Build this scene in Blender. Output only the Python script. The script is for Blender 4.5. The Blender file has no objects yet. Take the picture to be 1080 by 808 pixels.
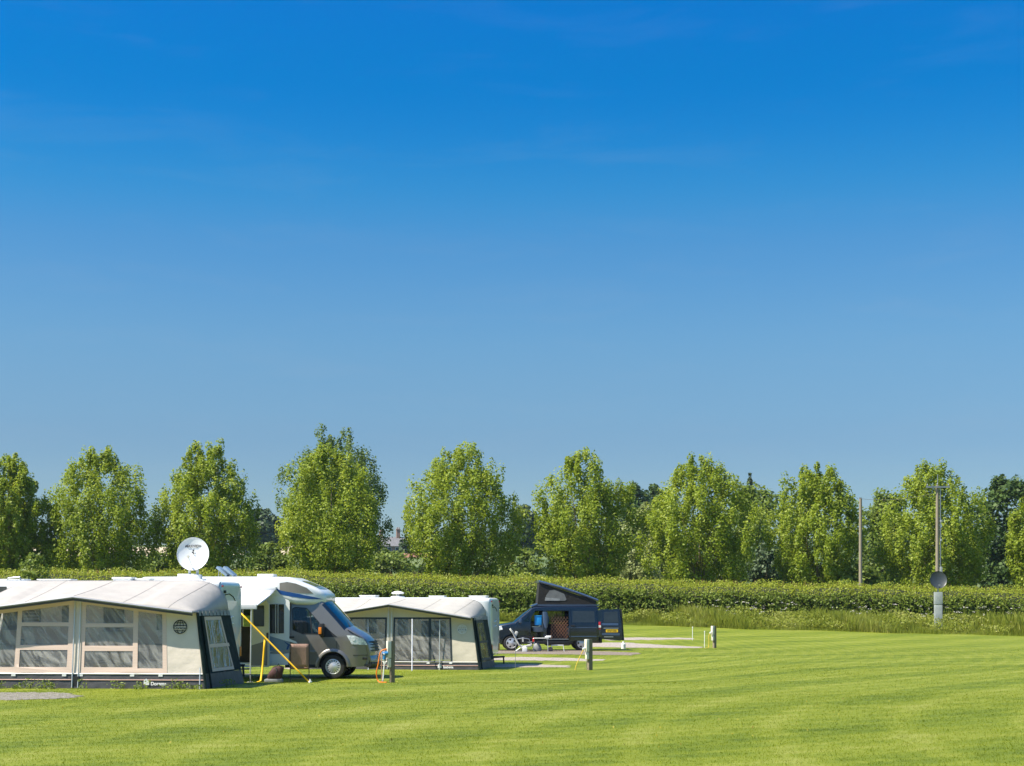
import bpy, bmesh, math, random
import numpy as np
from mathutils import Vector, Matrix
from mathutils.geometry import tessellate_polygon

random.seed(7)
RNG = np.random.default_rng(11)
S = bpy.context.scene
COL = S.collection
PI = math.pi
R = math.radians
F, YH, CAMZ = 1600.0, 640.0, 1.9       # focal length and horizon measured on the 1080 px wide photograph


# ------------------------------------------------------------------ ground shape
def sm(t):
    t = np.clip(t, 0, 1)
    return t * t * (3 - 2 * t)


def gz(x, y):
    x = np.asarray(x, float); y = np.asarray(y, float)
    dip = -0.22 * sm((y - 37) / 6) * (1 - sm((y - 54) / 9)) * (1 - sm((x - 2) / 8))
    zh = np.clip(1.0 - 0.023 * x, -0.3, 1.38)
    rise = zh * sm((y - 68) / 23)
    t = np.clip(y - 120, 0, 560)
    far = 0.056 * (t - 40 * (1 - np.exp(-t / 40))) + 0.0 * x
    far = far - 0.03 * np.clip(y - 720, 0, 4000)
    und = 0.9 * np.sin(x / 70 + 1) * sm((y - 150) / 150)
    return dip + rise + far + und


def gpix(px, py):
    """ground point seen at a pixel of the photograph"""
    lo = None
    for d in np.arange(12, 500, 0.1):
        x = (px - 540) * d / F
        z = CAMZ + (YH - py) * d / F
        if z <= float(gz(x, d)):
            return Vector((x, d, float(gz(x, d))))
    return Vector((x, d, z))


class Frame:
    """a vertical plane standing on the ground; yaw turns it clockwise seen from above"""
    def __init__(self, px0, d, yaw, zg):
        self.x0 = (px0 - 540) * d / F; self.y0 = d
        self.c = math.cos(R(yaw)); self.s = math.sin(R(yaw)); self.yaw = R(yaw); self.zg = zg

    def u(self, px, v=0):
        p = px - 540
        return (p * (self.y0 + v * self.c) - F * (self.x0 + v * self.s)) / (F * self.c + p * self.s)

    def q(self, px, py, v=0):
        u = self.u(px, v)
        d = self.y0 - u * self.s + v * self.c
        return (u, CAMZ + (YH - py) * d / F - self.zg)

    def w(self, py, v=0):
        return CAMZ + (YH - py) * (self.y0 + v) / F - self.zg

    def place(self, o):
        o.location = (self.x0, self.y0, self.zg); o.rotation_euler = (0, 0, -self.yaw)

    def world(self, u, v, w=0):
        return Vector((self.x0 + u * self.c + v * self.s, self.y0 - u * self.s + v * self.c, self.zg + w))


# ------------------------------------------------------------------ materials
def nt(m):
    m.use_nodes = True
    t = m.node_tree
    t.nodes.clear()
    return t, t.nodes, t.links


def mat(name, col, rough=0.6, metal=0.0, var=0.08, scale=6.0, bump=0.0, bscale=40.0, spec=0.5, coat=0.0, transl=0.0, grime=0.0):
    m = bpy.data.materials.new(name)
    t, N, L = nt(m)
    out = N.new('ShaderNodeOutputMaterial'); b = N.new('ShaderNodeBsdfPrincipled')
    tc = N.new('ShaderNodeTexCoord'); nz = N.new('ShaderNodeTexNoise')
    nz.inputs['Scale'].default_value = scale; nz.inputs['Detail'].default_value = 5
    L.new(tc.outputs['Object'], nz.inputs['Vector'])
    rp = N.new('ShaderNodeValToRGB')
    a = [max(0, c * (1 - var)) for c in col]; z = [min(1, c * (1 + var)) for c in col]
    rp.color_ramp.elements[0].position = .3; rp.color_ramp.elements[1].position = .7
    rp.color_ramp.elements[0].color = (*a, 1); rp.color_ramp.elements[1].color = (*z, 1)
    L.new(nz.outputs['Fac'], rp.inputs['Fac'])
    csock = rp.outputs['Color']
    if grime > 0:
        n2 = N.new('ShaderNodeTexNoise'); n2.inputs['Scale'].default_value = 1.7; n2.inputs['Detail'].default_value = 8
        L.new(tc.outputs['Object'], n2.inputs['Vector'])
        r2 = N.new('ShaderNodeValToRGB'); r2.color_ramp.elements[0].position = .5; r2.color_ramp.elements[1].position = .75
        r2.color_ramp.elements[1].color = (grime, grime, grime, 1)
        L.new(n2.outputs['Fac'], r2.inputs['Fac'])
        mx = N.new('ShaderNodeMixRGB'); mx.inputs['Color2'].default_value = (.23, .21, .15, 1)
        L.new(r2.outputs['Color'], mx.inputs['Fac']); L.new(csock, mx.inputs['Color1']); csock = mx.outputs['Color']
    L.new(csock, b.inputs['Base Color'])
    b.inputs['Roughness'].default_value = rough; b.inputs['Metallic'].default_value = metal
    b.inputs['Specular IOR Level'].default_value = spec; b.inputs['Coat Weight'].default_value = coat
    b.inputs['Coat Roughness'].default_value = 0.06
    if bump > 0:
        nb = N.new('ShaderNodeTexNoise'); nb.inputs['Scale'].default_value = bscale; nb.inputs['Detail'].default_value = 3
        L.new(tc.outputs['Object'], nb.inputs['Vector'])
        bp = N.new('ShaderNodeBump'); bp.inputs['Strength'].default_value = bump; bp.inputs['Distance'].default_value = .03
        L.new(nb.outputs['Fac'], bp.inputs['Height']); L.new(bp.outputs['Normal'], b.inputs['Normal'])
    if transl > 0:
        tr = N.new('ShaderNodeBsdfTranslucent'); L.new(csock, tr.inputs['Color'])
        mix = N.new('ShaderNodeMixShader'); mix.inputs['Fac'].default_value = transl
        L.new(b.outputs[0], mix.inputs[1]); L.new(tr.outputs[0], mix.inputs[2]); L.new(mix.outputs[0], out.inputs['Surface'])
    else:
        L.new(b.outputs[0], out.inputs['Surface'])
    return m


def glass(name, tint, gloss=.12, rough=.03, wrinkle=0.0, wscale=3.0, haze=0.0):
    m = bpy.data.materials.new(name)
    t, N, L = nt(m)
    out = N.new('ShaderNodeOutputMaterial'); tr = N.new('ShaderNodeBsdfTransparent'); gl = N.new('ShaderNodeBsdfGlossy')
    tr.inputs['Color'].default_value = (*tint, 1); gl.inputs['Roughness'].default_value = rough
    fr = N.new('ShaderNodeFresnel'); fr.inputs['IOR'].default_value = 1.45
    ma = N.new('ShaderNodeMath'); ma.operation = 'MULTIPLY_ADD'; ma.inputs[1].default_value = 1.0; ma.inputs[2].default_value = gloss
    ma.use_clamp = True
    mix = N.new('ShaderNodeMixShader')
    if wrinkle > 0:
        tc = N.new('ShaderNodeTexCoord'); mp = N.new('ShaderNodeMapping')
        mp.vector_type = 'TEXTURE'; mp.inputs['Rotation'].default_value = (0, R(-38), 0); mp.inputs['Scale'].default_value = (1.0, 1.0, 5.0)
        nz = N.new('ShaderNodeTexNoise'); nz.inputs['Scale'].default_value = wscale * 2.2; nz.inputs['Detail'].default_value = 3
        nz.inputs['Distortion'].default_value = .6
        bp = N.new('ShaderNodeBump'); bp.inputs['Strength'].default_value = wrinkle; bp.inputs['Distance'].default_value = .12
        L.new(tc.outputs['Object'], mp.inputs['Vector']); L.new(mp.outputs[0], nz.inputs['Vector'])
        L.new(nz.outputs['Fac'], bp.inputs['Height']); L.new(bp.outputs[0], gl.inputs['Normal'])
    L.new(fr.outputs[0], ma.inputs[0]); L.new(ma.outputs[0], mix.inputs['Fac'])
    base = tr.outputs[0]
    if haze > 0:
        df = N.new('ShaderNodeBsdfDiffuse'); df.inputs['Color'].default_value = (.62, .60, .56, 1)
        mh = N.new('ShaderNodeMixShader'); mh.inputs['Fac'].default_value = haze
        if wrinkle > 0:
            rw = N.new('ShaderNodeMapRange'); rw.inputs['From Min'].default_value = .42; rw.inputs['From Max'].default_value = .60
            rw.inputs['To Min'].default_value = haze * .55; rw.inputs['To Max'].default_value = haze * 1.7
            L.new(nz.outputs['Fac'], rw.inputs['Value']); L.new(rw.outputs[0], mh.inputs['Fac'])
        L.new(base, mh.inputs[1]); L.new(df.outputs[0], mh.inputs[2]); base = mh.outputs[0]
    L.new(base, mix.inputs[1]); L.new(gl.outputs[0], mix.inputs[2]); L.new(mix.outputs[0], out.inputs['Surface'])
    return m


def leafmat(name, dark, mid, light, transl=.35, rough=.50):
    m = bpy.data.materials.new(name)
    t, N, L = nt(m)
    out = N.new('ShaderNodeOutputMaterial'); b = N.new('ShaderNodeBsdfPrincipled')
    at = N.new('ShaderNodeAttribute'); at.attribute_name = 'tint'
    rp = N.new('ShaderNodeValToRGB')
    e = rp.color_ramp.elements
    e[0].color = (*dark, 1); e[1].color = (*light, 1); e.new(.5).color = (*mid, 1)
    L.new(at.outputs['Fac'], rp.inputs['Fac']); L.new(rp.outputs['Color'], b.inputs['Base Color'])
    b.inputs['Roughness'].default_value = rough; b.inputs['Specular IOR Level'].default_value = .28
    tr = N.new('ShaderNodeBsdfTranslucent')
    hs = N.new('ShaderNodeHueSaturation'); hs.inputs['Hue'].default_value = .485; hs.inputs['Value'].default_value = 1.25
    L.new(rp.outputs['Color'], hs.inputs['Color']); L.new(hs.outputs[0], tr.inputs['Color'])
    mix = N.new('ShaderNodeMixShader'); mix.inputs['Fac'].default_value = transl
    L.new(b.outputs[0], mix.inputs[1]); L.new(tr.outputs[0], mix.inputs[2]); L.new(mix.outputs[0], out.inputs['Surface'])
    return m


def grass_color(N, L, mow=True):
    """colour of the mown field, from the world position: mowing bands, patches and dry streaks"""
    ge = N.new('ShaderNodeNewGeometry')
    # mowing bands, slightly wandering
    wv = N.new('ShaderNodeMapping'); wv.inputs['Rotation'].default_value = (0, 0, R(-50))
    wv.vector_type = 'POINT'
    L.new(ge.outputs['Position'], wv.inputs['Vector'])
    w = N.new('ShaderNodeTexWave'); w.wave_type = 'BANDS'; w.bands_direction = 'Y'; w.wave_profile = 'SIN'
    w.inputs['Scale'].default_value = .085; w.inputs['Distortion'].default_value = 3.2
    w.inputs['Detail'].default_value = 2.5; w.inputs['Detail Scale'].default_value = .5
    L.new(wv.outputs[0], w.inputs['Vector'])
    # long streaks across the view
    mp = N.new('ShaderNodeMapping'); mp.inputs['Rotation'].default_value = (0, 0, R(-38)); mp.inputs['Scale'].default_value = (.16, .9, 1)
    L.new(ge.outputs['Position'], mp.inputs['Vector'])
    n1 = N.new('ShaderNodeTexNoise'); n1.inputs['Scale'].default_value = 1.1; n1.inputs['Detail'].default_value = 6; n1.inputs['Roughness'].default_value = .65
    L.new(mp.outputs[0], n1.inputs['Vector'])
    n2 = N.new('ShaderNodeTexNoise'); n2.inputs['Scale'].default_value = 4.5; n2.inputs['Detail'].default_value = 6; n2.inputs['Roughness'].default_value = .7
    L.new(ge.outputs['Position'], n2.inputs['Vector'])
    def mth(op, a, b):
        m = N.new('ShaderNodeMath'); m.operation = op
        for k, s in enumerate((a, b)):
            if isinstance(s, (int, float)): m.inputs[k].default_value = s
            else: L.new(s, m.inputs[k])
        return m.outputs[0]
    f = mth('ADD', mth('MULTIPLY', w.outputs['Fac'], .16), mth('ADD', mth('MULTIPLY', n1.outputs['Fac'], .60), mth('MULTIPLY', n2.outputs['Fac'], .65)))
    wr_ = N.new('ShaderNodeTexWave'); wr_.wave_type = 'RINGS'; wr_.rings_direction = 'Z'; wr_.inputs['Scale'].default_value = .16
    wr_.inputs['Distortion'].default_value = 1.6; wr_.inputs['Detail'].default_value = 2; wr_.inputs['Detail Scale'].default_value = .3
    mr_ = N.new('ShaderNodeMapping'); mr_.inputs['Location'].default_value = (-34, -18, 0); L.new(ge.outputs['Position'], mr_.inputs['Vector']); L.new(mr_.outputs[0], wr_.inputs['Vector'])
    n3 = N.new('ShaderNodeTexNoise'); n3.inputs['Scale'].default_value = .8; n3.inputs['Detail'].default_value = 7; n3.inputs['Roughness'].default_value = .7
    L.new(ge.outputs['Position'], n3.inputs['Vector'])
    f = mth('ADD', f, mth('MULTIPLY', mth('POWER', wr_.outputs['Fac'], 5.0), .13))
    wr2 = N.new('ShaderNodeTexWave'); wr2.wave_type = 'RINGS'; wr2.rings_direction = 'Z'; wr2.inputs['Scale'].default_value = .46
    wr2.inputs['Distortion'].default_value = 2.2; wr2.inputs['Detail'].default_value = 3; wr2.inputs['Detail Scale'].default_value = .4
    mr2_ = N.new('ShaderNodeMapping'); mr2_.inputs['Location'].default_value = (30, -70, 0); L.new(ge.outputs['Position'], mr2_.inputs['Vector']); L.new(mr2_.outputs[0], wr2.inputs['Vector'])
    f = mth('ADD', f, mth('MULTIPLY', mth('POWER', wr2.outputs['Fac'], 3.0), .10))
    f = mth('ADD', f, mth('MULTIPLY', mth('SUBTRACT', n3.outputs['Fac'], .5), .30))
    f = mth('ADD', f, -.235)
    rp = N.new('ShaderNodeValToRGB'); e = rp.color_ramp.elements
    e[0].position = .24; e[0].color = GR[0]
    e[1].position = .80; e[1].color = GR[3]
    x = e.new(.42); x.color = GR[1]
    x = e.new(.60); x.color = GR[2]
    L.new(f, rp.inputs['Fac'])
    return rp.outputs['Color'], n2.outputs['Fac']


GR = [(.078, .116, .001, 1), (.130, .170, .003, 1), (.188, .220, .010, 1), (.25, .268, .042, 1)]


def grass_mat(name, blades=False):
    m = bpy.data.materials.new(name)
    t, N, L = nt(m)
    out = N.new('ShaderNodeOutputMaterial'); b = N.new('ShaderNodeBsdfPrincipled')
    c, fine = grass_color(N, L)
    b.inputs['Roughness'].default_value = .6; b.inputs['Specular IOR Level'].default_value = .25
    if blades:
        at = N.new('ShaderNodeAttribute'); at.attribute_name = 'tint'
        mr = N.new('ShaderNodeMapRange'); mr.inputs['To Min'].default_value = 1.0; mr.inputs['To Max'].default_value = 1.45
        L.new(at.outputs['Fac'], mr.inputs['Value'])
        mx = N.new('ShaderNodeVectorMath'); mx.operation = 'SCALE'
        L.new(c, mx.inputs[0]); L.new(mr.outputs[0], mx.inputs['Scale'])
        L.new(mx.outputs[0], b.inputs['Base Color'])
        tr = N.new('ShaderNodeBsdfTranslucent'); L.new(mx.outputs[0], tr.inputs['Color'])
        mix = N.new('ShaderNodeMixShader'); mix.inputs['Fac'].default_value = .5
        L.new(b.outputs[0], mix.inputs[1]); L.new(tr.outputs[0], mix.inputs[2]); L.new(mix.outputs[0], out.inputs['Surface'])
    else:
        ge = N.new('ShaderNodeNewGeometry')
        # beyond the hedge: rougher pasture
        sx = N.new('ShaderNodeSeparateXYZ'); L.new(ge.outputs['Position'], sx.inputs[0])
        mr = N.new('ShaderNodeMapRange'); mr.inputs['From Min'].default_value = 90; mr.inputs['From Max'].default_value = 96
        L.new(sx.outputs['Y'], mr.inputs['Value'])
        nz = N.new('ShaderNodeTexNoise'); nz.inputs['Scale'].default_value = .02; nz.inputs['Detail'].default_value = 6
        L.new(ge.outputs['Position'], nz.inputs['Vector'])
        rp = N.new('ShaderNodeValToRGB'); e = rp.color_ramp.elements
        e[0].color = (.07, .11, .02, 1); e[1].color = (.16, .19, .05, 1); e[0].position = .35; e[1].position = .65
        L.new(nz.outputs['Fac'], rp.inputs['Fac'])
        mx = N.new('ShaderNodeMixRGB'); L.new(mr.outputs[0], mx.inputs['Fac']); L.new(c, mx.inputs['Color1']); L.new(rp.outputs[0], mx.inputs['Color2'])
        nf = N.new('ShaderNodeTexNoise'); nf.inputs['Scale'].default_value = 60; nf.inputs['Detail'].default_value = 4
        L.new(ge.outputs['Position'], nf.inputs['Vector'])
        m2 = N.new('ShaderNodeMapRange'); m2.inputs['From Min'].default_value = .3; m2.inputs['From Max'].default_value = .7
        m2.inputs['To Min'].default_value = .8; m2.inputs['To Max'].default_value = 1.2
        L.new(nf.outputs['Fac'], m2.inputs['Value'])
        vm = N.new('ShaderNodeVectorMath'); vm.operation = 'SCALE'; L.new(mx.outputs[0], vm.inputs[0]); L.new(m2.outputs[0], vm.inputs['Scale'])
        L.new(vm.outputs[0], b.inputs['Base Color'])
        bp = N.new('ShaderNodeBump'); bp.inputs['Strength'].default_value = .6; bp.inputs['Distance'].default_value = .04
        L.new(nf.outputs['Fac'], bp.inputs['Height']); L.new(bp.outputs[0], b.inputs['Normal'])
        L.new(b.outputs[0], out.inputs['Surface'])
    return m


def striped(name, c1, c2, scale, direction='Z', rough=.6, transl=0, distort=0.0):
    m = bpy.data.materials.new(name)
    t, N, L = nt(m)
    out = N.new('ShaderNodeOutputMaterial'); b = N.new('ShaderNodeBsdfPrincipled')
    tc = N.new('ShaderNodeTexCoord'); w = N.new('ShaderNodeTexWave'); w.bands_direction = direction
    w.inputs['Scale'].default_value = scale; w.inputs['Distortion'].default_value = distort
    L.new(tc.outputs['Object'], w.inputs['Vector'])
    rp = N.new('ShaderNodeValToRGB'); rp.color_ramp.elements[0].color = (*c1, 1); rp.color_ramp.elements[1].color = (*c2, 1)
    L.new(w.outputs['Fac'], rp.inputs['Fac']); L.new(rp.outputs[0], b.inputs['Base Color'])
    b.inputs['Roughness'].default_value = rough
    L.new(b.outputs[0], out.inputs['Surface'])
    return m


M = {}
M['ground'] = grass_mat('grass_field')
M['blades'] = grass_mat('grass_blades', True)
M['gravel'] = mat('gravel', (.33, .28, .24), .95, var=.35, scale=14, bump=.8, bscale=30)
M['gravel_dark'] = mat('brown_gravel', (.20, .16, .125), .95, var=.35, scale=14, bump=.8, bscale=30)  # darker, browner gravel tone
M['gravel_near'] = mat('grey_gravel', (.205, .185, .155), .95, var=.5, scale=9, bump=1.0, bscale=16)
M['canvas'] = mat('pale_roof_canvas', (.63, .595, .555), .75, var=.05, scale=3, bump=.45, bscale=4, transl=.40, grime=.08)
M['canvas2'] = mat('cream_roof_canvas', (.65, .62, .565), .75, var=.05, scale=3, bump=.45, bscale=4, transl=.40, grime=.06)
M['wallcloth'] = mat('stone_wall_fabric', (.70, .62, .53), .8, var=.05, scale=3, bump=.5, bscale=4.5, transl=.12)
M['wallcloth2'] = mat('beige_wall_fabric', (.60, .54, .43), .8, var=.05, scale=3, bump=.5, bscale=4.5, transl=.12)
M['pink'] = striped('dusty_pink_border_fabric', (.58, .43, .35), (.67, .53, .445), 9, 'Z', .8, distort=2)
M['skirt'] = mat('charcoal_mud_skirt', (.055, .055, .058), .55, var=.2, scale=4, bump=.5, bscale=6)
M['piping'] = mat('grey_piping', (.24, .25, .29), .5)
M['pinkcord'] = mat('pink_cord', (.55, .33, .27), .6)
M['darkgreen'] = mat('dark_green_fabric', (.010, .021, .019), .8, var=.3, scale=5, bump=.8, bscale=6, spec=.2)
M['blackframe'] = mat('black_green_frame', (.018, .026, .026), .5)
M['pvc'] = glass('clear_window_film', (.96, .95, .93), -.02, .12, .22, 4.0, .20)
M['pvc2'] = glass('clear_side_film', (.78, .84, .88), .22, .10, .2, 1.6, .12)
M['white'] = mat('white_gelcoat', (.78, .79, .78), .28, var=.03, scale=2, coat=.4, grime=.05)
M['grasscast'] = mat('white_panel_grass_reflection', (.58, .66, .63), .25, var=.05, scale=2, coat=.5, grime=.05)  # pale end panel; reflected grass is put into its colour as a green cast
M['plastic'] = mat('white_plastic', (.74, .74, .72), .45, var=.04)
M['cream'] = mat('cream_plastic', (.66, .62, .52), .5, var=.05)
M['dishwhite'] = mat('dish_white', (.72, .73, .74), .4, var=.02)
M['dishdark'] = mat('dish_slate', (.034, .042, .046), .42, var=.1)
M['metalgrey'] = mat('grey_metal', (.36, .37, .38), .35, .7, var=.08)
M['cabinet'] = mat('weathered_grey_cabinet', (.30, .33, .32), .6, var=.2, scale=3, grime=.35)
M['bronze'] = mat('metallic_grey_brown_paint', (.19, .175, .16), .36, .45, var=.03, coat=1.0)
M['navy'] = mat('dark_navy_paint', (.006, .009, .019), .25, .2, var=.05, coat=1.0)
M['navylight'] = mat('navy_roof_paint', (.05, .085, .16), .35, .2, var=.05, coat=.6)
M['black'] = mat('black_plastic', (.012, .012, .013), .5, var=.2)
M['blackfab'] = mat('black_canvas', (.010, .009, .009), .8, var=.2, bump=.4, bscale=10)
M['meshgrey'] = mat('grey_mesh_window', (.13, .135, .14), .7, var=.15)
M['rubber'] = mat('tyre_rubber', (.022, .021, .02), .8, var=.25, scale=20, bump=.3, bscale=60)
M['rim'] = mat('silver_wheel_paint', (.62, .63, .65), .32, .55, var=.06)
M['autoglass'] = glass('vehicle_glass', (.42, .48, .47), .02, .02)
M['screen'] = glass('windscreen_glass', (.36, .46, .48), .10, .02)
M['darkglass'] = mat('black_window_glass', (.016, .018, .02), .08, var=.1, spec=.7, coat=.5)
M['winglass'] = mat('grey_acrylic_window', (.06, .068, .07), .10, var=.15, coat=.4)
M['vanglass'] = mat('tinted_van_glass', (.026, .032, .036), .10, var=.15, coat=.3)
M['lens'] = mat('headlight_lens', (.66, .72, .80), .22, .0, var=.45, scale=14, coat=1.0)
M['amber'] = mat('amber_lens', (.75, .22, .015), .3, var=.05)
M['red'] = mat('red_lens', (.42, .012, .012), .25, var=.1, coat=.5)
M['plate'] = mat('yellow_plate', (.80, .50, .01), .45, var=.04)
M['blue'] = mat('blue_stripe', (.010, .07, .25), .35, var=.05)
M['ltblue'] = mat('light_blue_stripe', (.22, .30, .38), .35, var=.05)
M['beigegrey'] = mat('taupe_graphic', (.22, .20, .17), .35, var=.06)
M['greygraphic'] = mat('grey_graphic', (.30, .31, .31), .35, var=.05)
M['awning'] = striped('white_canopy_fabric', (.70, .70, .72), (.76, .76, .77), 3.0, 'Y', .7)
M['yellow'] = mat('yellow_webbing', (.85, .50, .005), .7, var=.05)
M['pole'] = mat('pale_aluminium_pole', (.62, .63, .64), .4, .5)
M['brownchair'] = mat('tan_brown_canvas', (.30, .185, .14), .85, var=.08, scale=8, bump=.3, bscale=30)
M['maroon'] = mat('dark_maroon_fabric', (.055, .018, .018), .75, var=.25, scale=6, bump=.5, bscale=8)
M['greyfab'] = mat('grey_fabric', (.24, .25, .26), .8, var=.15)
M['teal'] = mat('teal_fabric', (.02, .11, .14), .7, var=.15)
M['palechair'] = mat('pale_padded_fabric', (.50, .50, .47), .75, var=.12, scale=6)
M['wood'] = striped('weathered_post_wood', (.12, .10, .065), (.24, .20, .135), 7, 'X', .9, distort=8)
M['polewood'] = striped('utility_pole_wood', (.22, .185, .135), (.30, .25, .18), 5, 'X', .9, distort=6)
M['trellis'] = mat('brown_trellis_wood', (.26, .125, .07), .75, var=.15)
M['bluebox'] = mat('bright_blue_plastic', (.008, .25, .62), .5, var=.08)
M['orange'] = mat('orange_cable', (.80, .20, .012), .5, var=.03)
M['bluehook'] = mat('blue_connector', (.02, .18, .42), .45)
M['ropeyellow'] = mat('yellow_cord', (.70, .48, .06), .7)
M['wheat'] = mat('pale_stubble_field', (.50, .40, .26), .95, var=.12, scale=.05)
M['brick'] = mat('old_red_brick', (.30, .18, .13), .9, var=.25, scale=2)
M['slate'] = mat('grey_slate_roof', (.17, .165, .17), .7, var=.2, scale=3)
M['bark'] = mat('bark', (.22, .18, .11), .9, var=.3, scale=8, bump=.6, bscale=14)
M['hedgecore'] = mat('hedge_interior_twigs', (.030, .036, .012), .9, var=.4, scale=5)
M['interior'] = mat('taupe_cabinet_laminate', (.20, .165, .13), .55, var=.1)
M['interiordark'] = mat('dark_interior', (.035, .032, .03), .8, var=.2)
M['dry'] = mat('red_brown_shoots', (.26, .12, .05), .8, var=.3)
LEAF = {
 'poplar': leafmat('poplar_leaves', (.125, .185, .012), (.255, .335, .022), (.46, .52, .11), .48),
 'poplar_b': leafmat('poplar_leaves_deeper', (.07, .12, .022), (.14, .205, .032), (.26, .33, .09), .40),
 'oak': leafmat('dark_oak_leaves', (.034, .066, .016), (.064, .112, .022), (.13, .195, .042), .32),
 'mid': leafmat('mid_green_leaves', (.085, .13, .022), (.16, .225, .034), (.27, .33, .07), .42),
 'blue': leafmat('blue_green_leaves', (.042, .070, .030), (.075, .115, .048), (.13, .18, .075), .25),
 'pale': leafmat('pale_willow_leaves', (.15, .185, .055), (.24, .28, .09), (.38, .42, .16)),
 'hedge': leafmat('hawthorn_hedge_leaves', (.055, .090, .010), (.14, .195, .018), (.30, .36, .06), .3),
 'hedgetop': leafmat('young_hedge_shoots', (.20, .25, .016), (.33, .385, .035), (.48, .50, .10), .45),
 'weed': leafmat('tall_grass_blades', (.16, .20, .018), (.27, .31, .035), (.42, .42, .12), .45),
 'flower': leafmat('white_umbels', (.55, .50, .45), (.70, .65, .58), (.8, .78, .72), .2),
 'gold': leafmat('golden_conifer_foliage', (.20, .17, .02), (.32, .27, .03), (.45, .40, .06), .3),
}


# ------------------------------------------------------------------ mesh helpers
class MB:
    def __init__(s): s.v = []; s.f = []

    def add(s, vs, fs):
        o = len(s.v); s.v += [tuple(p) for p in vs]; s.f += [tuple(i + o for i in f) for f in fs]; return s

    def box(s, c, d, rot=None):
        hx, hy, hz = d[0] / 2, d[1] / 2, d[2] / 2
        vs = [Vector((x, y, z)) for x in (-hx, hx) for y in (-hy, hy) for z in (-hz, hz)]
        if rot is not None: vs = [rot @ p for p in vs]
        vs = [p + Vector(c) for p in vs]
        return s.add(vs, [(0, 1, 3, 2), (4, 6, 7, 5), (0, 4, 5, 1), (2, 3, 7, 6), (0, 2, 6, 4), (1, 5, 7, 3)])

    def tube(s, pts, r, n=8, cap=True):
        pts = [Vector(p) for p in pts]
        rr = r if isinstance(r, (list, tuple)) else [r] * len(pts)
        rings = []
        for i, p in enumerate(pts):
            a = pts[max(0, i - 1)]; b = pts[min(len(pts) - 1, i + 1)]
            t = (b - a).normalized()
            up = Vector((0, 0, 1)) if abs(t.z) < .9 else Vector((1, 0, 0))
            e1 = t.cross(up).normalized(); e2 = t.cross(e1)
            rings.append([p + (e1 * math.cos(2 * PI * k / n) + e2 * math.sin(2 * PI * k / n)) * rr[i] for k in range(n)])
        vs = [q for g in rings for q in g]
        fs = [(i * n + k, i * n + (k + 1) % n, (i + 1) * n + (k + 1) % n, (i + 1) * n + k) for i in range(len(pts) - 1) for k in range(n)]
        if cap: fs += [tuple(range(n))[::-1], tuple((len(pts) - 1) * n + k for k in range(n))]
        return s.add(vs, fs)

    def bar(s, a, b, w, h):
        """rectangular bar between two points"""
        a = Vector(a); b = Vector(b); t = (b - a).normalized()
        up = Vector((0, 1, 0)) if abs(t.y) < .9 else Vector((0, 0, 1))
        e1 = t.cross(up).normalized(); e2 = t.cross(e1).normalized()
        vs = []
        for p in (a, b):
            for i, j in ((-1, -1), (1, -1), (1, 1), (-1, 1)): vs.append(p + e1 * i * w / 2 + e2 * j * h / 2)
        return s.add(vs, [(0, 1, 2, 3), (7, 6, 5, 4), (0, 4, 5, 1), (1, 5, 6, 2), (2, 6, 7, 3), (3, 7, 4, 0)])

    def lathe(s, prof, c, axis='Y', n=28):
        """prof: (radius, along axis)"""
        vs = []
        for (r, t) in prof:
            for k in range(n):
                a = 2 * PI * k / n
                x, y = r * math.cos(a), r * math.sin(a)
                p = {'Y': (x, t, y), 'Z': (x, y, t), 'X': (t, x, y)}[axis]
                vs.append((p[0] + c[0], p[1] + c[1], p[2] + c[2]))
        fs = [(i * n + k, i * n + (k + 1) % n, (i + 1) * n + (k + 1) % n, (i + 1) * n + k) for i in range(len(prof) - 1) for k in range(n)]
        return s.add(vs, fs)

    def grid(s, P, close=False):
        """P[i][j] points"""
        n, m = len(P), len(P[0])
        vs = [p for row in P for p in row]
        fs = [(i * m + j, i * m + j + 1, (i + 1) * m + j + 1, (i + 1) * m + j) for i in range(n - 1) for j in range(m - 1)]
        return s.add(vs, fs)

    def plate(s, outer, holes=(), f=None, t=.02, cx=(), cz=()):
        """slab from an outline with holes in (x, z); f(x, z, depth) maps to 3D"""
        f = f or (lambda x, z, d: (x, d, z))
        loops = [list(outer)] + [list(h) for h in holes]
        tris = tessellate_polygon([[Vector((p[0], p[1], 0)) for p in l] for l in loops])
        flat = [p for l in loops for p in l]
        bm = bmesh.new()
        vv = [bm.verts.new((p[0], 0, p[1])) for p in flat]
        for tr in tris:
            try: bm.faces.new([vv[i] for i in tr])
            except ValueError: pass
        for x in cx: bmesh.ops.bisect_plane(bm, geom=bm.verts[:] + bm.edges[:] + bm.faces[:], plane_co=(x, 0, 0), plane_no=(1, 0, 0))
        for z in cz: bmesh.ops.bisect_plane(bm, geom=bm.verts[:] + bm.edges[:] + bm.faces[:], plane_co=(0, 0, z), plane_no=(0, 0, 1))
        bm.verts.index_update()
        n = len(bm.verts)
        vs = [f(v.co.x, v.co.z, 0) for v in bm.verts] + [f(v.co.x, v.co.z, t) for v in bm.verts]
        fs = []
        for fc in bm.faces:
            ids = [v.index for v in fc.verts]
            fs.append(tuple(ids)); fs.append(tuple(i + n for i in reversed(ids)))
        for e in bm.edges:
            if len(e.link_faces) == 1:
                a, b = e.verts[0].index, e.verts[1].index
                fs.append((a, b, b + n, a + n))
        bm.free()
        return s.add(vs, fs)

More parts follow.
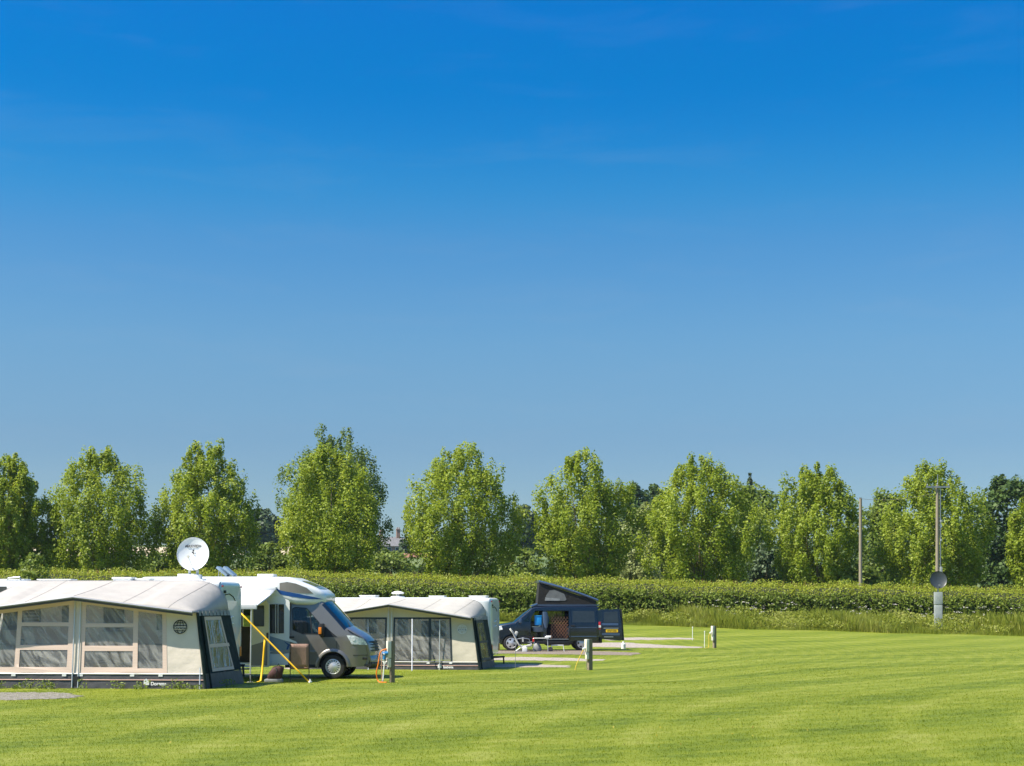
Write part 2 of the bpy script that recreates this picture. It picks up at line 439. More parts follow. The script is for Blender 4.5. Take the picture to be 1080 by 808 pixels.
    def build(s, name, m, parent=None, smooth=35, bevel=0):
        me = bpy.data.meshes.new(name)
        me.from_pydata(s.v, [], s.f)
        bm = bmesh.new(); bm.from_mesh(me)
        bmesh.ops.remove_doubles(bm, verts=bm.verts, dist=1e-5)
        if bevel:
            es = [e for e in bm.edges if len(e.link_faces) == 2 and e.calc_face_angle(0) > R(30)]
            bmesh.ops.bevel(bm, geom=es, offset=bevel, segments=2, affect='EDGES', profile=.6, clamp_overlap=True)
        bmesh.ops.recalc_face_normals(bm, faces=bm.faces)
        bm.to_mesh(me); bm.free()
        if smooth:
            me.polygons.foreach_set('use_smooth', [True] * len(me.polygons))
            me.set_sharp_from_angle(angle=R(smooth))
        me.materials.append(m)
        o = bpy.data.objects.new(name, me); COL.objects.link(o)
        if parent: o.parent = parent
        return o


def tag(o, label, cat, group=None, kind=None):
    if label: o['label'] = label
    if cat: o['category'] = cat
    if group: o['group'] = group
    if kind: o['kind'] = kind
    return o


def thing(name, label, cat, loc=(0, 0, 0), rz=0, group=None):
    o = bpy.data.objects.new(name, None); COL.objects.link(o)
    o.empty_display_size = .2
    o.location = loc; o.rotation_euler = (0, 0, rz)
    return tag(o, label, cat, group)


def text(name, body, size, m, parent, loc, rot=(PI / 2, 0, 0), bold=False, extrude=.001):
    cu = bpy.data.curves.new(name, 'FONT'); cu.body = body; cu.size = size; cu.align_x = 'CENTER'; cu.align_y = 'CENTER'
    cu.extrude = extrude
    if bold: cu.offset = size * .02
    tmp = bpy.data.objects.new('lettering_curve', cu); COL.objects.link(tmp)
    bpy.context.view_layer.update()
    me = bpy.data.meshes.new_from_object(tmp.evaluated_get(bpy.context.evaluated_depsgraph_get()))
    bpy.data.objects.remove(tmp); bpy.data.curves.remove(cu)
    me.name = name; me.materials.clear(); me.materials.append(m)
    o = bpy.data.objects.new(name, me); COL.objects.link(o); o.location = loc; o.rotation_euler = rot
    o.parent = parent
    return o


def npmesh(name, V, Fq, m, parent=None, tint=None, smooth=False):
    """V (n,3) vertices, Fq (k,3 or 4) faces, tint per face"""
    me = bpy.data.meshes.new(name)
    k, c = Fq.shape
    me.vertices.add(len(V)); me.vertices.foreach_set('co', V.astype(np.float32).ravel())
    me.loops.add(k * c); me.loops.foreach_set('vertex_index', Fq.astype(np.int32).ravel())
    me.polygons.add(k); me.polygons.foreach_set('loop_start', np.arange(0, k * c, c, dtype=np.int32))
    try: me.polygons.foreach_set('loop_total', np.full(k, c, dtype=np.int32))
    except Exception: pass
    if smooth: me.polygons.foreach_set('use_smooth', np.ones(k, dtype=bool))
    me.update(calc_edges=True)
    if tint is not None:
        a = me.attributes.new('tint', 'FLOAT', 'FACE'); a.data.foreach_set('value', tint.astype(np.float32))
    me.materials.append(m)
    o = bpy.data.objects.new(name, me); COL.objects.link(o)
    if parent: o.parent = parent
    return o


def leaf_quads(C, size, outward=None, up=.35, rnd=.8, aspect=.7, rng=RNG):
    """pointed leaf shaped quads at centres C"""
    n = len(C)
    nrm = rng.normal(size=(n, 3)) * rnd
    nrm[:, 2] += up
    if outward is not None: nrm += outward
    nrm /= np.linalg.norm(nrm, axis=1)[:, None] + 1e-9
    a = rng.normal(size=(n, 3)); e1 = np.cross(nrm, a); e1 /= np.linalg.norm(e1, axis=1)[:, None] + 1e-9
    e2 = np.cross(nrm, e1)
    sz = (size * rng.uniform(.65, 1.25, n))[:, None]
    V = np.stack([C - e1 * sz * .6, C - e2 * sz * aspect * .5 - e1 * sz * .05 + nrm * sz * .08, C + e1 * sz * .6, C + e2 * sz * aspect * .5 - e1 * sz * .05 + nrm * sz * .08], 1).reshape(-1, 3)
    Fq = np.arange(4 * n).reshape(n, 4)
    return V, Fq


# ------------------------------------------------------------------ ground
def build_ground():
    xs = np.unique(np.concatenate([np.linspace(-700, -100, 13), np.linspace(-100, 100, 101), np.linspace(100, 700, 13)]))
    ys = np.unique(np.concatenate([np.linspace(-60, 10, 8), np.linspace(10, 130, 121), np.linspace(130, 800, 68), np.linspace(800, 1100, 8)]))
    X, Y = np.meshgrid(xs, ys)
    V = np.stack([X, Y, gz(X, Y)], -1).reshape(-1, 3)
    m = len(xs); n = len(ys)
    i, j = np.meshgrid(np.arange(n - 1), np.arange(m - 1), indexing='ij')
    a = (i * m + j).ravel()
    Fq = np.stack([a, a + 1, a + m + 1, a + m], 1)
    o = npmesh('ground', V, Fq, M['ground'], smooth=True)
    tag(o, 'mown green camping field with pale and dark mowing streaks', 'field', kind='structure')


def ground_patch(name, pix, m, label, lift=.004, jitter=.0):
    """sheet on the ground whose outline is given by ground points"""
    pts = [gpix(*p) for p in pix]
    cx = sum(p.x for p in pts) / len(pts); cy = sum(p.y for p in pts) / len(pts)
    # subdivide the outline and wobble it
    rng = random.Random(len(pix) + int(pix[0][0]))
    out = []
    for a, b in zip(pts, pts[1:] + pts[:1]):
        k = max(2, int((b - a).length / (.16 if a.y < 40 else .35)))
        for i in range(k):
            p = a.lerp(b, i / k)
            out.append((p.x - cx + rng.uniform(-.16, .16), p.y - cy + rng.uniform(-.16, .16)))
    mb = MB()
    xs = sorted({round(q[0], 0) for q in out}); ys = sorted({round(q[1], 0) for q in out})
    mb.plate(out, f=lambda x, z, d: (x, z, float(gz(x + cx, z + cy)) + lift + .004 - d), t=.006, cx=xs, cz=ys)
    o = mb.build(name, m, smooth=0)
    o.location = (cx, cy, 0)
    tag(o, label, 'gravel', kind='structure')
    return o


build_ground()
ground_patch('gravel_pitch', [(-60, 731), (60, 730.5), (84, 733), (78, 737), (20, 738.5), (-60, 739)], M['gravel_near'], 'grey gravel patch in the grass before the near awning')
ground_patch('gravel_pitch', [(640, 672.5), (728, 673), (733, 674.5), (640, 675.6)], M['gravel'], 'farthest pale gravel strip running to the white stake')
ground_patch('gravel_pitch', [(610, 678), (660, 678), (741, 682.5), (735, 683.8), (640, 682.8), (610, 681.6)], M['gravel'], 'pale gravel strip behind the campervan ending at a stake')
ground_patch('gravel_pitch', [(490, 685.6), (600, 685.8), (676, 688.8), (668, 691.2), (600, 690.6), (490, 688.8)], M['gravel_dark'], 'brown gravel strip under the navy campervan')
ground_patch('gravel_pitch', [(505, 693.5), (560, 693.2), (640, 695.5), (634, 697.3), (560, 696.8), (505, 696.6)], M['gravel'], 'pale gravel strip in front of the navy campervan')
ground_patch('gravel_pitch', [(300, 699), (500, 701), (560, 700.8), (602, 702.3), (596, 704), (540, 704), (300, 706)], M['gravel'], 'pale gravel strip beside the far caravan and wooden post')

# grass blades of the near field
def grass_blades():
    Vs, Fs, T, o = [], [], [], 0
    for (y0, y1, dens, h, w) in ((16, 24, 560, .022, .009), (24, 34, 300, .021, .013), (34, 50, 110, .019, .018), (50, 70, 36, .017, .026)):
        ymid = (y0 + y1) / 2
        half = 540 / F * y1 + 1.5
        n = int((y1 - y0) * 2 * half * dens)
        y = RNG.uniform(y0, y1, n); x = RNG.uniform(-half, half, n)
        keep = np.abs(x) < 540 / F * y + 1.0
        x, y = x[keep], y[keep]; n = len(x)
        z = gz(x, y)
        a = RNG.uniform(0, 2 * PI, n); hh = h * RNG.uniform(.5, 1.25, n)
        lean = hh * RNG.uniform(.2, 1.0, n); b = RNG.uniform(0, 2 * PI, n)
        ww = w * RNG.uniform(.6, 1.3, n)
        dx, dy = np.cos(a) * ww / 2, np.sin(a) * ww / 2
        P = np.stack([np.stack([x - dx, y - dy, z - .004], 1), np.stack([x + dx, y + dy, z - .004], 1),
                      np.stack([x + np.cos(b) * lean, y + np.sin(b) * lean, z + hh], 1)], 1).reshape(-1, 3)
        Vs.append(P); Fs.append(np.arange(3 * n).reshape(n, 3) + o); o += 3 * n
        T.append(RNG.uniform(0, 1, n))
    ob = npmesh('grass', np.concatenate(Vs), np.concatenate(Fs), M['blades'], tint=np.concatenate(T))
    tag(ob, 'short mown grass blades covering the camping field', 'grass', kind='stuff')


grass_blades()

# far pale field on the hillside
mb = MB()
pts = []
for i in range(13):
    row = []
    for j in range(9):
        x = -330 + 290 * i / 12; y = 430 + 170 * j / 8
        row.append((x, y, float(gz(x, y)) + .15))
    pts.append(row)
mb.grid(pts)
tag(mb.build('stubble_field', M['wheat']), 'pale tan field on the far hillside behind the trees', 'field', kind='structure')


# ------------------------------------------------------------------ trees
POPLAR = ([0, .10, .26, .35, .45, .56, .67, .78, .88, .95, 1.0], [.22, .40, .68, .88, 1.0, 1.04, .95, .75, .50, .27, .06])
ROUND = ([0, .08, .22, .42, .62, .80, .92, 1.0], [.62, .80, .95, 1.0, .94, .74, .46, .12])


def clump_crown(H, Rr, seed, n, leaf, profile, nc, sig, zmin=0.0, up=.25, aspect=.85, edge=.5, spires=0):
    """crown of many leaf clumps filling a body of revolution with an uneven outline"""
    rng = np.random.default_rng(seed)
    ph = rng.uniform(0, 2 * PI, 6)
    C, O, Tn, limbs = [], [], [], []
    w = np.interp(np.linspace(0, 1, 200), *profile) + .08
    hs_ = rng.choice(np.linspace(0, 1, 200), size=nc, p=w / w.sum())
    for k in range(nc):
        h = hs_[k] * (1 - .03) ; th = rng.uniform(0, 2 * PI)
        wob = 1 + .12 * math.sin(2 * th + ph[0] + 4 * h) + .10 * math.sin(3 * th + ph[1] - 7 * h) + .07 * math.sin(5 * th + ph[2] + 11 * h)
        f = rng.random() ** edge
        r = Rr * float(np.interp(h, *profile)) * f * wob
        z = H * (zmin + (1 - zmin) * h)
        if spires and h > .70:
            z += rng.uniform(-.025, .045) * H; r *= rng.uniform(.75, 1.12)
        c = np.array([r * math.cos(th), r * math.sin(th), z])
        nn = max(6, int(n / nc * rng.uniform(.6, 1.4)))
        sg = np.array(sig) * rng.uniform(.7, 1.25) * (1.0 if h < .85 else .72)
        e = rng.normal(size=(nn, 3))
        e /= np.maximum(1, np.linalg.norm(e, axis=1) / 1.9)[:, None]
        p = c + e * sg
        C.append(p)
        o = p - np.array([0, 0, H * (zmin + (1 - zmin) * .4)]); o /= np.linalg.norm(o, axis=1)[:, None] + 1e-6
        O.append(o * .55 + e * .35)
        base = rng.uniform(.28, .62)
        Tn.append(np.clip(base + rng.normal(size=nn) * .15 + (rng.random(nn) < .06) * .3, 0, 1))
        limbs.append((th, z, r, H * rng.uniform(.02, .10 + zmin * .6)))
    C = np.concatenate(C); C[:, 2] = np.maximum(C[:, 2], .12)
    V, Fq = leaf_quads(C, leaf, np.concatenate(O), up=up, rnd=.7, aspect=aspect, rng=rng)
    limbs.sort(key=lambda l: -l[2])
    return V, Fq, np.concatenate(Tn), limbs[:: max(1, nc // 26)]


def poplar_mesh(H, Rr, seed, n=15000, leaf=.165, spires=1):
    Rr = Rr * .96; k = Rr / 3.7
    return clump_crown(H, Rr, seed, n, leaf, POPLAR, 520, (.20 * k, .20 * k, .42 * k), 0, .30, .85, .40, spires)


def limb_mesh(limbs, H, rtrunk, seed):
    rng = random.Random(seed); mb = MB()
    mb.tube([(0, 0, -.3), (.03, .02, H * .10), (0, .05, H * .35), (.05, 0, H * .80)], [rtrunk, rtrunk * .8, rtrunk * .5, rtrunk * .08], 8)
    for (th, zt, r, z0) in limbs:
        pts = []
        for s in (0, .3, .6, .9):
            pts.append((r * s ** 1.25 * math.cos(th) + rng.uniform(-.05, .05), r * s ** 1.25 * math.sin(th), z0 + (zt - z0) * s))
        mb.tube(pts, [rtrunk * .38, rtrunk * .27, rtrunk * .16, rtrunk * .05], 5)
    return mb


def round_mesh(H, Rr, seed, n=7000, leaf=.4, zmin=.18, lobes=22, flat=.8):
    """round headed crown"""
    hh = H * (1 - zmin)
    g = .5 * (Rr + hh * .5)
    return clump_crown(H, Rr, seed, n, leaf, ROUND, 60 + lobes * 4, (.135 * g, .135 * g, .105 * g), zmin, .35, .9, .45)


def conifer_mesh(H, Rr, seed, n=4000, leaf=.35):
    rng = np.random.default_rng(seed)
    t = rng.random(n) ** .8
    lay = np.round(t * 16) / 16 + rng.normal(size=n) * .012
    z = H * (1 - lay * .93)
    rmax = Rr * np.clip(lay ** .8, .06, 1) * (.8 + .2 * rng.random(n))
    th = rng.uniform(0, 2 * PI, n); r = rmax * rng.random(n) ** .5
    C = np.stack([r * np.cos(th), r * np.sin(th), z - r * .25], 1)
    V, Fq = leaf_quads(C, leaf, np.stack([np.cos(th), np.sin(th), .4 + 0 * th], 1) * .8, aspect=.5, rng=rng)
    return V, Fq, np.clip(.45 + rng.normal(size=n) * .16, 0, 1), [(a, H * b, Rr * (1 - b), H * b) for a, b in ((0, .2), (2, .3), (4, .4))]


def tree(name, label, cat, px, top, d, gen, leafkey, halfw=None, group=None, trunk=.2, **kw):
    x = (px - 540) * d / F
    z0 = float(gz(x, d))
    H = CAMZ + (YH - top) * d / F - z0
    Rr = halfw * d / F if halfw else H * .3
    V, Fq, Tn, limbs = gen(H, Rr, **kw)
    t = thing(name, label, cat, (x, d, z0), 0, group)
    npmesh('crown', V, Fq, LEAF[leafkey], t, Tn)
    limb_mesh(limbs, H, trunk, kw.get('seed', 1)).build('trunk', M['bark'], t)
    return t


ROW = 'poplars in a row behind the clipped hedge'
POP = [
 (8, 479, 47, 'bright green poplar cut off by the left edge, leftmost of the row behind the hedge'),
 (107, 474, 60, 'broad bushy poplar behind the near awning, left of the white satellite dish'),
 (219, 466, 55, 'poplar standing directly behind the white satellite dish'),
 (349, 470, 58, 'poplar behind the motorhome cab with a taller poplar rising behind it'),
 (487, 470, 60, 'broad poplar behind the second caravan, to the right of the brick house'),
 (616, 477, 56, 'poplar standing behind the navy campervan with raised roof'),
 (738, 482, 60, 'poplar with a pointed top, between the willow and the conifer'),
 (862, 489, 55, 'poplar left of the short utility pole without crossarm'),
 (985, 489, 57, 'poplar behind the tall pole with a crossarm and the dark dish'),
 (1095, 518, 38, 'bright poplar cut off by the right edge, in front of the dark oak'),
]
for i, (px, top, hw, lab) in enumerate(POP):
    tree('poplar_tree', lab, 'tree', px, top, 114 + (i % 3) * .8, poplar_mesh, 'poplar', hw, ROW, .19, seed=100 + i, n=48000)
tree('poplar_tree', 'tallest poplar, deeper green, rising behind the poplar behind the motorhome', 'tree', 353, 446, 134, poplar_mesh, 'poplar_b', 57, None, .22, seed=131, n=34000, leaf=.19, spires=0)

BG = [
 # name, label, category, px, top, d, gen, leaf, halfw, kw
 ('dark_tree', 'dark blue-green tree far behind, between the third poplar and the motorhome poplar', 'tree', 277, 536, 330, round_mesh, 'blue', 22, dict(seed=201, leaf=.8, n=5000)),
 ('dark_tree', 'far dark tree low at the left of the brick house', 'tree', 392, 570, 400, round_mesh, 'oak', 10, dict(seed=202, leaf=.8, n=2500)),
 ('dark_tree', 'far bluish tree with thin bare stems right of the second caravan poplar', 'tree', 553, 531, 300, round_mesh, 'blue', 15, dict(seed=203, leaf=.7, n=3200, zmin=.25)),
 ('dark_tree', 'far dark rounded wood edge tree above the willow, left half', 'tree', 668, 510, 260, round_mesh, 'oak', 20, dict(seed=204, leaf=.6, n=5000)),
 ('dark_tree', 'far dark rounded wood edge tree above the willow, right half', 'tree', 693, 511, 264, round_mesh, 'oak', 20, dict(seed=205, leaf=.6, n=5000)),
 ('willow_tree', 'pale silvery willow between two poplars right of the campervan', 'tree', 683, 532, 150, round_mesh, 'pale', 30, dict(seed=206, leaf=.32, n=8000, zmin=.02, lobes=26)),
 ('conifer_tree', 'dark pointed conifer rising between the two poplars on the right', 'tree', 791, 499, 190, conifer_mesh, 'blue', 26, dict(seed=207, n=9000, leaf=.3)),
 ('ash_tree', 'mid green spreading tree in front of the conifer', 'tree', 797, 510, 150, round_mesh, 'mid', 40, dict(seed=208, leaf=.34, n=10000, zmin=.08, lobes=30)),
 ('grey_shrub', 'grey-green shrub at the foot of the tree below the conifer', 'shrub', 806, 567, 128, round_mesh, 'blue', 22, dict(seed=209, leaf=.26, n=5000, zmin=0)),
 ('ash_tree', 'light green tree between the short pole and the tall pole', 'tree', 934, 514, 155, round_mesh, 'mid', 27, dict(seed=210, leaf=.34, n=9000, zmin=.02, lobes=28)),
 ('oak_tree', 'dark dense oak behind the poplar at the right edge', 'tree', 1062, 502, 150, round_mesh, 'oak', 46, dict(seed=211, leaf=.36, n=16000, zmin=.02, lobes=44)),
 ('shrub', 'rounded dark green shrub right of the white dish above the hedge', 'shrub', 284, 573, 130, round_mesh, 'mid', 28, dict(seed=212, leaf=.26, n=6000, zmin=0)),
 ('shrub', 'green shrub above the hedge, left of the white satellite dish', 'shrub', 167, 581, 130, round_mesh, 'mid', 24, dict(seed=213, leaf=.26, n=4500, zmin=0)),
 ('shrub', 'wide green shrub in front of the brick house', 'shrub', 412, 579, 150, round_mesh, 'mid', 32, dict(seed=214, leaf=.3, n=6000, zmin=0)),
 ('shrub', 'low pale green shrub to the right of the brick house', 'shrub', 456, 588, 140, round_mesh, 'pale', 26, dict(seed=215, leaf=.28, n=4500, zmin=0)),
 ('shrub', 'garden bush growing against the brick house', 'shrub', 431, 567, 405, round_mesh, 'blue', 9, dict(seed=216, leaf=.7, n=2200, zmin=0)),
 ('shrub', 'rounded shrub between the second caravan poplar and the campervan poplar', 'shrub', 548, 578, 132, round_mesh, 'mid', 28, dict(seed=217, leaf=.26, n=6000, zmin=0)),
 ('golden_conifer', 'small golden conifer beyond the hedge under the far bluish tree', 'conifer', 541, 566, 170, conifer_mesh, 'gold', 5, dict(seed=218, n=1500, leaf=.3)),
 ('shrub', 'dark bush at the foot of the short utility pole', 'shrub', 908, 592, 112, round_mesh, 'mid', 22, dict(seed=219, leaf=.22, n=4500, zmin=0)),
 ('shrub', 'pale leafy bush between the willow and the pointed poplar', 'shrub', 668, 578, 128, round_mesh, 'pale', 24, dict(seed=220, leaf=.26, n=4500, zmin=0)),
 ('shrub', 'green bush in the gap right of the leftmost poplar', 'shrub', 52, 572, 134, round_mesh, 'mid', 20, dict(seed=221, leaf=.26, n=4500, zmin=0)),
]
for (nm, lab, cat, px, top, d, gen, lk, hw, kw) in BG:
    tree(nm, lab, cat, px, top, d, gen, lk, hw, None, .16, **kw)
tree('sapling', 'small leafy sapling poking above the near awning roof before the hedge', 'sapling', 36, 583, 86, round_mesh, 'mid', 15, None, .05, seed=230, leaf=.15, n=1300, zmin=.45, lobes=12)


# ------------------------------------------------------------------ hedge
def hedge():
    t = thing('hedge', 'long clipped hawthorn hedge with a pale sunlit top crossing the whole field', 'hedge', (0, 92, 0))
    x0, x1 = -62, 50
    H = 3.0
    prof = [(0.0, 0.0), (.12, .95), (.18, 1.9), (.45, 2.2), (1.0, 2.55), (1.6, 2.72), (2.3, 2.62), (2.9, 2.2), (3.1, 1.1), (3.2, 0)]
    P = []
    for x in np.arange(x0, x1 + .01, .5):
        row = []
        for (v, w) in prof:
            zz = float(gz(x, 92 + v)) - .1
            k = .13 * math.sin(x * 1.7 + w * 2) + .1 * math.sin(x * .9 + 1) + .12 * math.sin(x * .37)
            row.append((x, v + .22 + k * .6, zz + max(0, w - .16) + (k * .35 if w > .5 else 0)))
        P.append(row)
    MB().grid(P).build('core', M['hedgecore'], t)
    rng = np.random.default_rng(5)
    # cumulative profile
    pr = np.array(prof); seg = np.linalg.norm(np.diff(pr, axis=0), axis=1); cum = np.concatenate([[0], np.cumsum(seg)])
    def sample(n, a, b):
        x = rng.uniform(x0, x1, n); s = rng.uniform(a, b, n)
        v = np.interp(s, cum, pr[:, 0]); w = np.interp(s, cum, pr[:, 1])
        k = .13 * np.sin(x * 1.7 + w * 2) + .1 * np.sin(x * .9 + 1) + .12 * np.sin(x * .37)
        # lumpy clumps that leave dark pockets
        cl = np.sin(x * 6.1 + 3 * np.sin(w * 4.3 + x)) * np.sin(w * 7.7 + 2.2 * np.sin(x * 2.9)) + .6 * np.sin(x * 13 + w * 9)
        return x, v, w, k, cl
    n = 185000
    x, v, w, k, cl = sample(n, 0, cum[3])
    keep = rng.random(n) < np.clip(.62 + .42 * cl, .10, 1)
    x, v, w, k, cl = x[keep], v[keep], w[keep], k[keep], cl[keep]
    C = np.stack([x, v + k * .6 - .10 * np.clip(cl, -1, 1) + rng.normal(size=len(x)) * .07, gz(x, 92 + v) - .1 + w + k * .35 + rng.normal(size=len(x)) * .05], 1)
    V, Fq = leaf_quads(C, .115, np.array([0, -.8, .1]), up=.35, rnd=.6, aspect=.85, rng=rng)
    npmesh('foliage', V, Fq, LEAF['hedge'], t, np.clip(.42 + .12 * cl + rng.normal(size=len(x)) * .16, 0, 1))
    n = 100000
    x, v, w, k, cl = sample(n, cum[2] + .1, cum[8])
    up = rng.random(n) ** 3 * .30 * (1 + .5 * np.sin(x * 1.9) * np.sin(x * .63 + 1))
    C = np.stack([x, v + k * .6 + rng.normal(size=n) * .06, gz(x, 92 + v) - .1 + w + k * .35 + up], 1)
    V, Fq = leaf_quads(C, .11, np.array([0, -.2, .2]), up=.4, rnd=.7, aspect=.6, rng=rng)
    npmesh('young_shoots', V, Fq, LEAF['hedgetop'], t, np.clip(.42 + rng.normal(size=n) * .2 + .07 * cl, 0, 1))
    # thin upright red-brown shoots at the top
    n = 900
    x = rng.uniform(x0, x1, n); v = rng.uniform(1.0, 2.3, n); w = np.interp(v, [1.0, 1.6, 2.3], [2.55, 2.72, 2.62])
    z = gz(x, 92 + v) - .1 + w + .02
    h = rng.uniform(.15, .42, n); a = rng.normal(size=n) * .07
    P = np.stack([np.stack([x - .014, v, z], 1), np.stack([x + .014, v, z], 1), np.stack([x + a, v, z + h], 1)], 1).reshape(-1, 3)
    npmesh('shoot_tips', P, np.arange(3 * n).reshape(n, 3), M['dry'], t)


hedge()


# ------------------------------------------------------------------ verge of tall grass and flowers before the hedge
def verge():
    rng = np.random.default_rng(9)
    n = 120000
    px = rng.uniform(-40, 1120, n)
    x = rng.uniform(-34, 36, n)
    # front line of the verge follows the edge of the mowing
    def front(x):
        return np.interp(x, [-36, 5, 8, 14, 20, 28, 36], [91.2, 91.2, 88.6, 86.5, 85.5, 83.8, 83.0]) + .5 * np.sin(x * .8) + .25 * np.sin(x * 2.3)
    y = front(x) + (92.3 - front(x)) * rng.random(n)
    hgt = .30 + .55 * sm((y - front(x)) / 4.0) + .20 * np.sin(x * .7) + .20 * np.sin(x * 2.1 + y) + .12 * np.sin(x * 5.3) + .22 * np.sin(x * 1.23 + .6 * y) * np.sin(x * .41)
    hgt = np.clip(hgt, .15, 1.3)
    h = hgt * rng.uniform(.45, 1.15, n) * (1 - .0 * x)
    z = gz(x, y)
    a = rng.uniform(0, 2 * PI, n); w = rng.uniform(.007, .018, n)
    b = rng.uniform(0, 2 * PI, n); ln = h * rng.uniform(.05, .4, n)
    dx, dy = np.cos(a) * w, np.sin(a) * w * .5
    P = np.stack([np.stack([x - dx, y - dy, z - .02], 1), np.stack([x + dx, y + dy, z - .02], 1),
                  np.stack([x + dx * .7 + np.cos(b) * ln * .5, y + np.sin(b) * ln * .5, z + h * .65], 1),
                  np.stack([x + np.cos(b) * ln, y + np.sin(b) * ln, z + h], 1)], 1).reshape(-1, 3)
    cl = np.sin(x * 1.3) * .12 + np.sin(x * 3.1 + y * 2) * .1
    o = npmesh('tall_grass', P, np.arange(4 * n).reshape(n, 4), LEAF['weed'], tint=np.clip(.45 + cl + rng.normal(size=n) * .16, 0, 1))
    tag(o, 'unmown tall grass along the foot of the hedge', 'tall grass', kind='stuff')
    # leafy nettles and docks
    n = 90000
    x = rng.uniform(-34, 36, n); y = front(x) + .3 + (92.1 - front(x)) * rng.random(n)
    hh = .5 + .55 * sm((y - front(x)) / 4) + .25 * np.sin(x * 1.1 + 2) * np.sin(x * .37)
    C = np.stack([x, y, gz(x, y) + np.clip(hh, .2, 1.6) * rng.random(n) ** .6], 1)
    keep = (np.sin(x * 1.9 + 2 * np.sin(y)) + .8 * np.sin(x * .8) + .7 * np.sin(x * .31 + 2)) > -.4
    C = C[keep]
    V, Fq = leaf_quads(C, .10, np.array([0, -.5, .2]), rng=rng)
    o = npmesh('nettles', V, Fq, LEAF['weed'], tint=np.clip(.45 + .2 * np.sin(C[:, 0] * 1.7) + rng.normal(size=len(C)) * .2, 0, 1))
    tag(o, 'leafy nettles and weeds growing in front of the hedge', 'weeds', kind='stuff')
    # white umbels
    C = []
    for k in range(110):
        cx = rng.choice([11.5, 13, 14, 16, 20.5, 22, 24.8, 25.6, 26.5, 28, 29.5, 31]) + rng.normal() * 1.3
        cy = front(cx) + rng.uniform(.3, 1) * (92 - front(cx))
        cz = float(gz(cx, cy)) + rng.uniform(.5, 1.6)
        m_ = rng.uniform(.03, .09)
        for q in range(10):
            C.append((cx + rng.normal() * m_, cy + rng.normal() * m_, cz + rng.normal() * .02))
    C = np.array(C)
    V, Fq = leaf_quads(C, .05, np.array([0, -.4, 1.2]), rng=rng)
    o = npmesh('cow_parsley_flowers', V, Fq, LEAF['flower'], tint=rng.random(len(C)))
    tag(o, 'white umbel flowers scattered in the weeds before the hedge', 'flowers', kind='stuff')


verge()


# yellow and white dots in the lawn
def lawn_flowers():
    rng = np.random.default_rng(3)
    n = 420
    y = rng.uniform(20, 60, n); x = rng.uniform(-.33, .33, n) * y
    C = np.stack([x, y, gz(x, y) + .045], 1)
    V, Fq = leaf_quads(C, .035, np.array([0, -.6, 1.0]), rng=rng)
    o = npmesh('lawn_flowers', V, Fq, LEAF['gold'], tint=rng.random(n))
    tag(o, 'tiny yellow flowers scattered over the mown grass', 'flowers', kind='stuff')


lawn_flowers()


# ------------------------------------------------------------------ caravan awnings
def strip_text(parent, name, body, size, m, loc):
    return text(name, body, size, m, parent, loc)


